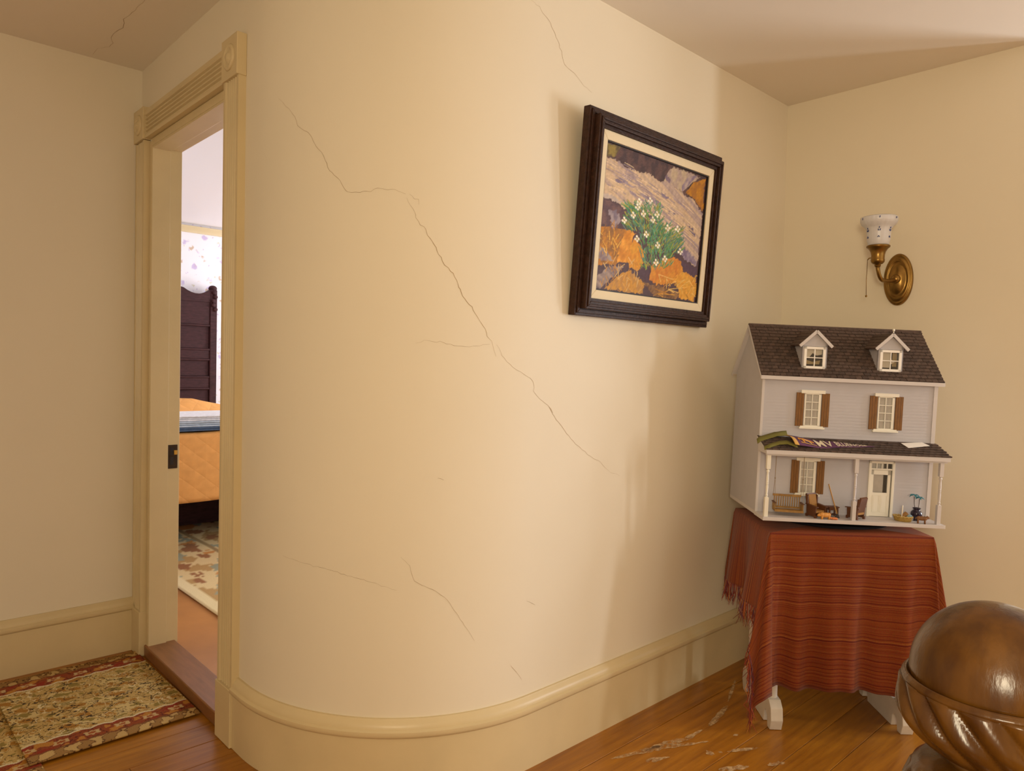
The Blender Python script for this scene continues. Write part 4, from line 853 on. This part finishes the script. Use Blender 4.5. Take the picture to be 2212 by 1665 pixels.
# ---------------------------------------------------------------- things on the porch
def hthing(name, label, cat, x, y, z, rz=0, group=None): return thing(name, label, cat, HM4 @ T(x, y, z) @ rotz(rz), group)
PF = 0.012
M_SWING = mat('swing_oak', (0.36, 0.19, 0.045), 0.5, var=0.3, vscale=90); M_CHAIR = mat('doll_chair_stain', (0.14, 0.048, 0.014), 0.5, var=0.3, vscale=80); M_CUSH = mat('doll_chair_seat', (0.34, 0.165, 0.035), 0.8)
sw = hthing('porch_swing', 'tiny slatted wooden swing bench hanging from the left of the dollhouse porch', 'swing', 0.094, 0.040, 0.026, -0.11)
LW, LD = 0.093, 0.034
MB().box(-LW/2, LW/2, -LD/2-0.002, LD/2, 0, 0.0022).build('seat_frame', M_SWING, sw)
for k in range(5): MB().box(-LW/2, LW/2, -LD/2+k*LD/5, -LD/2+(k+0.75)*LD/5, 0.0024, 0.0042).build('seat_slat', M_SWING, sw)
MB().box(-LW/2, LW/2, -LD/2-0.004, -LD/2-0.0015, -0.001, 0.0065).build('front_rail', M_SWING, sw)
MB().box(-LW/2, LW/2, LD/2, LD/2+0.003, 0.046, 0.053).build('top_rail', M_SWING, sw); MB().box(-LW/2, LW/2, LD/2, LD/2+0.003, 0.006, 0.012).build('lower_rail', M_SWING, sw)
for k in range(12): x = -LW/2+0.004+(LW-0.010)*k/11; MB().box(x, x+0.0026, LD/2+0.0005, LD/2+0.0025, 0.012, 0.046).build('back_slat', M_SWING, sw)
for sx in (-1, 1):
    x = sx*(LW/2-0.001); arm = MB().box(x-0.0035, x+0.0035, -LD/2-0.003, LD/2+0.003, 0.027, 0.0295).build('armrest', M_CHAIR, sw)
    for k in range(6): y = -LD/2+k*LD/5.2; MB().box(x-0.001, x+0.001, y, y+0.0035, 0.003, 0.027).build('arm_slat', M_SWING, arm)
    rp = MB(); kz = 0.108; rp.tube([(x, 0.004, kz), (x, 0.004, 0.193)], 0.0009, 6); rp.tube([(x, 0.004, kz), (x, -LD/2, 0.0295)], 0.0006, 5); rp.tube([(x, 0.004, kz), (x, LD/2+0.001, 0.0535)], 0.0006, 5); rp.ball((x, 0.004, kz), 0.0024, seg=8, rings=6)
    rp.build('rope', mat('swing_cord', (0.30, 0.22, 0.13), 0.9), sw)
def doll_chair(label, x, y, rz):
    c = hthing('doll_armchair', label, 'toy chair', x, y, PF, rz, 'armchairs on the dollhouse porch')      # faces -y
    MB().box(-0.016, 0.016, -0.018, 0.016, 0.016, 0.024).build('seat', M_CUSH, c, bev=0.0015)
    MB().prism([(0.013, 0.014), (0.024, 0.074), (0.019, 0.077), (0.008, 0.020)], 0, -0.018, 0.018).build('backrest', M_CHAIR, c); MB().prism([(0.0105, 0.024), (0.0185, 0.072), (0.0160, 0.073), (0.0070, 0.026)], 0, -0.014, 0.014).build('back_cushion', M_CUSH, c)
    for s in (-1, 1):
        xx = s*0.0185; side = [(-0.018, 0.004), (0.014, 0.004), (0.016, 0.040), (-0.020, 0.036)]
        MB().prism(side, 0, xx-0.0017, xx+0.0017).build('side_panel', M_CHAIR, c); MB().prism([(-0.025, 0.036), (0.018, 0.041), (0.018, 0.0435), (-0.025, 0.0385)], 0, xx-0.0042, xx+0.0042).build('arm', M_CHAIR, c)
        MB().prism([(0.012, 0.040), (0.017, 0.040), (0.0225, 0.073), (0.013, 0.070)], 0, xx-0.0015, xx+0.0015).build('wing', M_CHAIR, c)
        MB().box(xx-0.003, xx+0.003, -0.021, -0.015, 0, 0.010).build('leg', M_CHAIR, c); MB().box(xx-0.003, xx+0.003, 0.011, 0.017, 0, 0.010).build('leg', M_CHAIR, c)
    return c
doll_chair('tiny brown armchair beside the porch swing, turned to the right', 0.186, 0.036, 0.42).scale = (1.14, 1.14, 0.99)
doll_chair('tiny brown armchair half hidden behind the middle porch post, its back to the viewer', 0.322, 0.034, -2.55).scale = (1.08, 1.08, 0.98)
tb = hthing('doll_side_table', 'tiny dark brown side table behind the broom on the dollhouse porch', 'toy table', 0.250, 0.055, PF, 0.15)
MB().box(-0.019, 0.019, -0.013, 0.013, 0.031, 0.034).build('tabletop', M_CHAIR, tb, bev=0.0006); MB().box(-0.016, 0.016, -0.0105, 0.0105, 0.022, 0.031).build('apron', M_CHAIR, tb)
for sx in (-1, 1):
    for sy in (-1, 1): MB().box(sx*0.0145-0.002, sx*0.0145+0.002, sy*0.009-0.002, sy*0.009+0.002, 0, 0.023).build('leg', M_CHAIR, tb)
MB().box(-0.014, 0.014, -0.009, 0.009, 0.006, 0.008).build('shelf', M_CHAIR, tb)
br = hthing('toy_broom', 'tiny broom with a long pale handle leaning against the doll side table', 'toy broom', 0.256, 0.030, PF)
MB().tube([(0.0, 0.0, 0.012), (-0.032, 0.004, 0.112)], 0.0021, 8).build('handle', mat('broom_stick', (0.42, 0.23, 0.06), 0.6), br); MB().prism([(-0.006, 0.0), (0.008, 0.0), (0.003, 0.014), (-0.002, 0.014)], 1, -0.003, 0.003).build('bristles', mat('broom_bristles', (0.06, 0.05, 0.05), 0.95), br)
M_PIG = mat('toy_pig_plastic', (0.72, 0.33, 0.07), 0.5, var=0.15, vscale=120)
def animal(o, m, L, hb, head_up, snout, legm=None):
    mb = MB(); mb.ball((0, 0, hb), (L*0.5, L*0.22, L*0.24), seg=16, rings=10); mb.ball((-L*0.30, 0, hb+0.0005), (L*0.24, L*0.21, L*0.24), seg=14); mb.ball((L*0.32, 0, hb), (L*0.22, L*0.20, L*0.24), seg=14)
    body = mb.build('body', m, o, smooth='all')
    h = MB(); h.ball((-L*0.55, 0, hb+head_up), (L*0.19, L*0.15, L*0.16)); h.tube([(-L*0.58, 0, hb+head_up-L*0.03), (-L*0.74, 0, hb+head_up-L*0.06)], [L*0.10*snout, L*0.075*snout], 10)
    h.tube([(-L*0.34, 0, hb), (-L*0.54, 0, hb+head_up)], [L*0.18, L*0.14], 10); h.build('head', m, o, smooth='all')
    for s in (-1, 1): MB().ball((-L*0.50, s*L*0.12, hb+head_up+L*0.13), (L*0.04, L*0.055, L*0.08), seg=8, rings=6).build('ear', m, o, smooth='all')
    for (x, s) in ((-0.34, -1), (-0.30, 1), (0.34, -1), (0.38, 1)): MB().tube([(L*x, s*L*0.11, hb-L*0.08), (L*x+0.0005, s*L*0.11, hb-L*0.26), (L*x, s*L*0.11, 0.0)], [L*0.11, L*0.08, L*0.085], 8).build('leg', m, o, smooth='all')
pig = hthing('toy_pig', 'orange-pink toy pig standing in front of the tiny armchair', 'toy pig', 0.2045, 0.001, PF, 0.05); animal(pig, M_PIG, 0.031, 0.0122, -0.0005, 1.1)
MB().tube([(0.0155, 0, 0.015), (0.018, 0.001, 0.017), (0.0175, -0.001, 0.019)], 0.0007, 6).build('tail', M_PIG, pig)
pg2 = hthing('toy_piglet', 'small orange-pink toy piglet lying on its side near the porch edge', 'toy pig', 0.2345, -0.002, PF, -0.2)
M_PIG2 = mat('toy_piglet_plastic', (0.72, 0.24, 0.08), 0.5); mb = MB(); mb.ball((0, 0, 0.0042), (0.0105, 0.0055, 0.0042), seg=12); mb.ball((-0.011, 0, 0.0042), (0.0045, 0.004, 0.0038)); mb.build('body', M_PIG2, pg2, smooth='all')
for x in (-0.006, 0.006): MB().tube([(x, -0.003, 0.003), (x, -0.0095, 0.0022)], [0.0016, 0.0012], 6).build('leg', M_PIG2, pg2)
dog = hthing('toy_dog', 'brown toy dog standing at the right end of the porch', 'toy dog', 0.5235, 0.002, PF, PI-0.25); M_DOG = mat('toy_dog_brown', (0.24, 0.105, 0.035), 0.6, var=0.3, vscale=150); animal(dog, M_DOG, 0.0265, 0.0150, 0.0035, 0.8)
MB().tube([(0.0125, 0, 0.017), (0.016, 0, 0.015), (0.0165, 0, 0.011)], [0.0016, 0.0013, 0.0008], 7).build('tail', M_DOG, dog)
bk = hthing('toy_basket', 'tiny oval straw basket with a white handle on the porch right of the door', 'toy basket', 0.4745, 0.028, PF, -0.55)
M_STRAW = mat('straw_weave', (0.44, 0.27, 0.06), 0.8, var=0.3, vscale=160, bump=0.5, bscale=300)
bk.scale = (1.2, 1.2, 1.25); pig.scale = (1.12,)*3; dog.scale = (1.15,)*3
wv_ = lambda a, z: 1+0.03*math.cos(18*a+z*900)
MB().lathe([(0.019, 0.0), (0.021, 0.002), (0.0225, 0.007), (0.0238, 0.0125), (0.0225, 0.0128), (0.020, 0.008), (0.018, 0.004), (0.0, 0.0038)], 44, M=Matrix.Diagonal((1, 0.62, 1, 1)), fn=wv_).build('bowl', M_STRAW, bk, smooth='all')
mb = MB(); pts = [(0.0242*math.cos(2*PI*k/48), 0.0150*math.sin(2*PI*k/48), 0.0135+0.0012*math.sin(k*2.1)) for k in range(49)]; mb.tube(pts, 0.0017, 7); mb.build('rim', mat('straw_rim', (0.52, 0.36, 0.12), 0.8), bk, smooth='all')
MB().tube([(-0.002+0.0*k, 0.0150*math.cos(PI*k/14), 0.012+0.030*math.sin(PI*k/14)) for k in range(15)], 0.0012, 7).build('handle', mat('white_wicker', (0.75, 0.68, 0.55), 0.7), bk, smooth='all')
o = MB().box(-0.008, 0.008, -0.0055, 0.0055, -0.008, 0.009).build('toy_box', mat('toy_box_brown', (0.34, 0.17, 0.05), 0.7), bev=0.0008); o.matrix_world = HM4 @ T(0.4815, 0.0260, PF+0.0205) @ Matrix.Rotation(0.75, 4, 'Y') @ rotz(0.4); tag(o, 'tiny brown box lying tilted in the straw basket', 'toy box')
o = MB().ball((0, 0, 0), (0.0100, 0.006, 0.0085), seg=10, rings=7).build('toy_cloth', mat('toy_cloth_blue', (0.24, 0.36, 0.42), 0.9, bump=0.6, bscale=300), smooth='all'); o.matrix_world = HM4 @ T(0.4925, 0.0200, PF+0.0165); tag(o, 'scrap of pale blue cloth in the straw basket', 'cloth')
va = hthing('toy_vase', 'dark purple round toy vase in the right corner of the porch', 'vase', 0.5285, 0.046, PF)
MB().lathe([(0.009, 0.0), (0.0095, 0.002), (0.007, 0.005), (0.013, 0.011), (0.0178, 0.020), (0.0175, 0.028), (0.013, 0.034), (0.0095, 0.037), (0.0115, 0.041), (0.0135, 0.043), (0.012, 0.0435), (0.008, 0.038)], 32).build('body', mat('vase_purple_glaze', (0.020, 0.012, 0.030), 0.12), va, smooth='all')
for k, (x0_, tx, ty, tz, lab) in enumerate(((-0.003, -0.012, -0.002, 0.086, 'taller tiny turquoise flower with drooping petals standing left in the purple vase'), (0.004, 0.007, 0.0, 0.078, 'shorter tiny turquoise flower standing right in the purple vase'))):
    fl = hthing('toy_flower', lab, 'flower', 0.5285, 0.046, PF, 0, 'flowers in the toy vase')
    MB().tube([(x0_, 0, 0.030), ((x0_+tx)*0.6, 0, 0.055), (tx, ty, tz-0.004)], [0.0011, 0.0009, 0.0012], 7).build('stem', mat('flower_stem', (0.05, 0.035, 0.03), 0.7), fl)
    for j in range(6):
        a = j*PI/3+0.3; L = 0.021 if k == 0 else 0.017; c_, s_ = math.cos(a), math.sin(a); w9 = 0.0046
        pts = [(tx, ty, tz), (tx+c_*L*0.5-s_*w9, ty+s_*L*0.5+c_*w9, tz+0.003), (tx+c_*L, ty+s_*L, tz-0.005), (tx+c_*L*0.5+s_*w9, ty+s_*L*0.5-c_*w9, tz+0.003)]
        q = pts+[(p_[0], p_[1], p_[2]-0.0007) for p_ in pts]
        MB().add(q, [(0,1,2,3),(4,7,6,5),(0,4,5,1),(1,5,6,2),(2,6,7,3),(3,7,4,0)]).build('petal', mat('turquoise_petal', (0.035, 0.20, 0.26), 0.6), fl)
# pennant and card on the porch roof (porch roof coordinates: x along, s up the slope, h above)
def PR(x, y, h=0.0):
    t = (y-py0)/(DP-py0); return Vector((x, y, pz0+(pz1-pz0)*t+0.0034+h))
pen = thing('felt_pennant', 'purple felt pennant with yellow hem and lettering lying on the porch roof', 'pennant', HM4)
M_PURP = mat('purple_felt', (0.125, 0.042, 0.110), 0.95, bump=0.4, bscale=400); M_YEL = mat('yellow_felt', (0.64, 0.37, 0.10), 0.95); M_LET = mat('cream_lettering', (0.74, 0.64, 0.46), 0.9); M_EMB = mat('orange_emblem', (0.66, 0.28, 0.03), 0.9); M_GRN = mat('olive_felt', (0.17, 0.15, 0.03), 0.95)
A_, B_, C_ = (0.090, 0.0745), (0.1005, -0.006), (0.368, 0.0310)    # hem back, hem front, tip
def pen_xy(s, t, h=0.0):  # s 0 hem..1 tip, t 0 front..1 back
    hx_ = B_[0]+(A_[0]-B_[0])*t; hy2 = B_[1]+(A_[1]-B_[1])*t; x = hx_+(C_[0]-hx_)*s; y = hy2+(C_[1]-hy2)*s
    lift = 0.019*max(0, 1-s/0.35)**2*(0.35+0.65*math.sin(PI*min(1, t+0.12)))+0.0016*math.sin(s*14)*(1-s)+0.0022
    return PR(x, y, lift+h)
def sheet(name, m, s0, s1, ns, nt, h, parent, th=0.0012):
    me = grid_mesh(name, ns, nt, lambda u, v: tuple(pen_xy(s0+(s1-s0)*u, v, h)), m); o = obj(name, me, parent); o.modifiers.new('thickness', 'SOLIDIFY').thickness = th; return o
pb = sheet('felt', M_PURP, 0.0, 0.995, 40, 9, 0, pen); sheet('hem', M_YEL, -0.045, 0.012, 5, 9, 0.0006, pen)
def letters(txt, s0, s1, t0, t1, h, m, parent):
    cu = bpy.data.curves.new('lettering', 'FONT'); cu.body = txt; cu.size = 1.0; cu.offset = 0.012; ob = bpy.data.objects.new('tmp', cu); COL.objects.link(ob)
    me = bpy.data.meshes.new_from_object(ob.evaluated_get(bpy.context.evaluated_depsgraph_get())); bpy.data.objects.remove(ob)
    co_ = np.array([v.co[:] for v in me.vertices]); mn, mx_ = co_.min(0), co_.max(0)
    bm = bmesh.new(); bm.from_mesh(me); bmesh.ops.subdivide_edges(bm, edges=bm.edges, cuts=1); bmesh.ops.triangulate(bm, faces=bm.faces)
    for v in bm.verts:
        a = (v.co.x-mn[0])/(mx_[0]-mn[0]); b = (v.co.y-mn[1])/(mx_[1]-mn[1]); s = s0+(s1-s0)*a; v.co = pen_xy(s, t0+(t1-t0)*b, h)
    bm.to_mesh(me); bm.free(); me.materials.clear(); me.materials.append(m); me.name = 'lettering'; return obj('lettering', me, parent)
letters('MV', 0.285, 0.485, 0.10, 0.92, 0.0017, M_LET, pen); letters('BLUENOSE', 0.52, 0.90, 0.10, 0.92, 0.0017, M_LET, pen)
def emblem(poly, m, h):
    n = len(poly); MB().add([tuple(pen_xy(s, t, h)) for s, t in poly], [tuple(range(n))]).build('emblem', m, pen)
emblem([(0.045,0.42),(0.075,0.62),(0.10,0.80),(0.135,0.72),(0.165,0.88),(0.20,0.78),(0.235,0.70),(0.262,0.56),(0.245,0.40),(0.225,0.52),(0.215,0.28),(0.20,0.26),(0.195,0.48),(0.165,0.44),(0.14,0.50),(0.125,0.26),(0.105,0.26),(0.105,0.46),(0.075,0.48),(0.06,0.30)], M_EMB, 0.0016)
emblem([(0.155,0.66),(0.175,0.60),(0.20,0.40),(0.215,0.30),(0.205,0.28),(0.18,0.46),(0.15,0.58)], M_LET, 0.0021)
emblem([(0.06,0.16),(0.26,0.16),(0.26,0.215),(0.06,0.215)], M_YEL, 0.0016)
for (pts, wd) in (([(0.088, 0.072, 0.016), (0.055, 0.076, 0.010), (0.028, 0.066, 0.006), (-0.010, 0.046, 0.004), (-0.022, 0.040, -0.002)], 0.0125), ([(0.098, 0.000, 0.008), (0.070, 0.018, 0.010), (0.045, 0.020, 0.006), (0.012, 0.004, 0.0036), (-0.014, -0.012, 0.001)], 0.0095)):
    Q = [PR(*q) for q in pts]; P_ = []
    for i, q in enumerate(Q):
        t = (Q[min(i+1, len(Q)-1)]-Q[max(i-1, 0)]).normalized(); s = Vector((0.10, 0.80, 0.55)).normalized()*wd; P_ += [q+s, q-s]
    o = MB().add(P_, [(2*i, 2*i+1, 2*i+3, 2*i+2) for i in range(len(Q)-1)]).build('tie', M_GRN, pen, smooth='all'); o.modifiers.new('thickness', 'SOLIDIFY').thickness = 0.001
P4 = [PR(0.4716, 0.066, 0.0014), PR(0.4808, 0.034, 0.0014), PR(0.5635, 0.056, 0.0014), PR(0.549, 0.0785, 0.0014)]
o = MB().add(P4+[q+Vector((0, 0, 0.0007)) for q in P4], [(0,1,2,3),(4,7,6,5),(0,4,5,1),(1,5,6,2),(2,6,7,3),(3,7,4,0)]).build('paper_card', mat('white_card', (0.85, 0.80, 0.74), 0.7)); o.matrix_world = HM4; tag(o, 'blank white card lying on the right of the porch roof', 'card')

# ---------------------------------------------------------------- newel post
NP = (0.6985, 0.1525); NZ = 0.943
nw = thing('newel_post', 'varnished brown newel post with domed cap and spiral carved cup in the foreground', 'newel post', (NP[0], NP[1], 0.0))
def nwl(prof, name, parent, fn=None, seg=64): return MB().lathe(prof, seg, (0, 0, NZ), fn=fn).build(name, M_NEWEL, parent, smooth='all')
dome = [(0.0, 0.066)]+[(0.0625*math.sin(t), 0.004+0.062*math.cos(t)) for t in [i*PI/2/18 for i in range(1, 19)]]+[(0.0625, 0.0), (0.0615, -0.003)]
nwl(dome[::-1], 'dome', nw)
nwl([(0.060, -0.002), (0.0634, -0.0008), (0.0642, 0.0008), (0.0656, 0.0010), (0.0662, -0.0004), (0.0668, -0.0010), (0.0680, -0.0022), (0.0686, -0.0050), (0.060, -0.008)][::-1], 'rim', nw)
def gad(a, z):
    t = max(0.0, min(1.0, -z/0.062)); amp = 0.075*math.sin(PI*min(1, t*0.9+0.05))**0.6
    ph = (a+z*12.0)*15/(2*PI); f = ph-math.floor(ph); return 1+amp*1.5*(math.sin(PI*f)**0.8-0.8)
cup = []
for i in range(31): t = i/30; z = -0.0045-0.062*t; r = 0.0692+0.0015*math.sin(PI*min(1, t*1.5))-0.038*max(0, (t-0.38)/0.62)**1.9; cup.append((r, z))
nwl(cup[::-1], 'cup', nw, gad, 240)
nwl([(0.0, -0.20), (0.030, -0.16), (0.028, -0.080), (0.029, -0.074), (0.034, -0.069), (0.034, -0.064), (0.02, -0.058)], 'neck', nw)
def oct_(a, z): k = (a % (PI/8))-PI/16; return 1+0.03*math.cos(a*16)
nwl([(0.0, -0.155), (0.072, -0.150), (0.0705, -0.128), (0.0650, -0.100), (0.0600, -0.086), (0.0585, -0.082), (0.0570, -0.078), (0.050, -0.072), (0.030, -0.068)], 'collar', nw, lambda a, z: 1+(0.030*math.cos(a*16) if -0.149 < z < -0.084 else 0), 192)
MB().box(-0.052, 0.052, -0.052, 0.052, 0.0, NZ-0.150).build('shaft', M_NEWEL, nw, bev=0.006)
o = MB().box(-0.22, 0.22, -0.14, 0.14, 0, 0.012).build('floor_mat', mat('pale_mat', (0.55, 0.52, 0.45), 0.95, col2=(0.50, 0.52, 0.20), vscale=7), bev=0.003); o.location = (2.72, 0.42, 0.0); o.rotation_euler = (0, 0, 0.5); tag(o, 'pale grey mat glimpsed on the floor behind the newel post', 'mat')
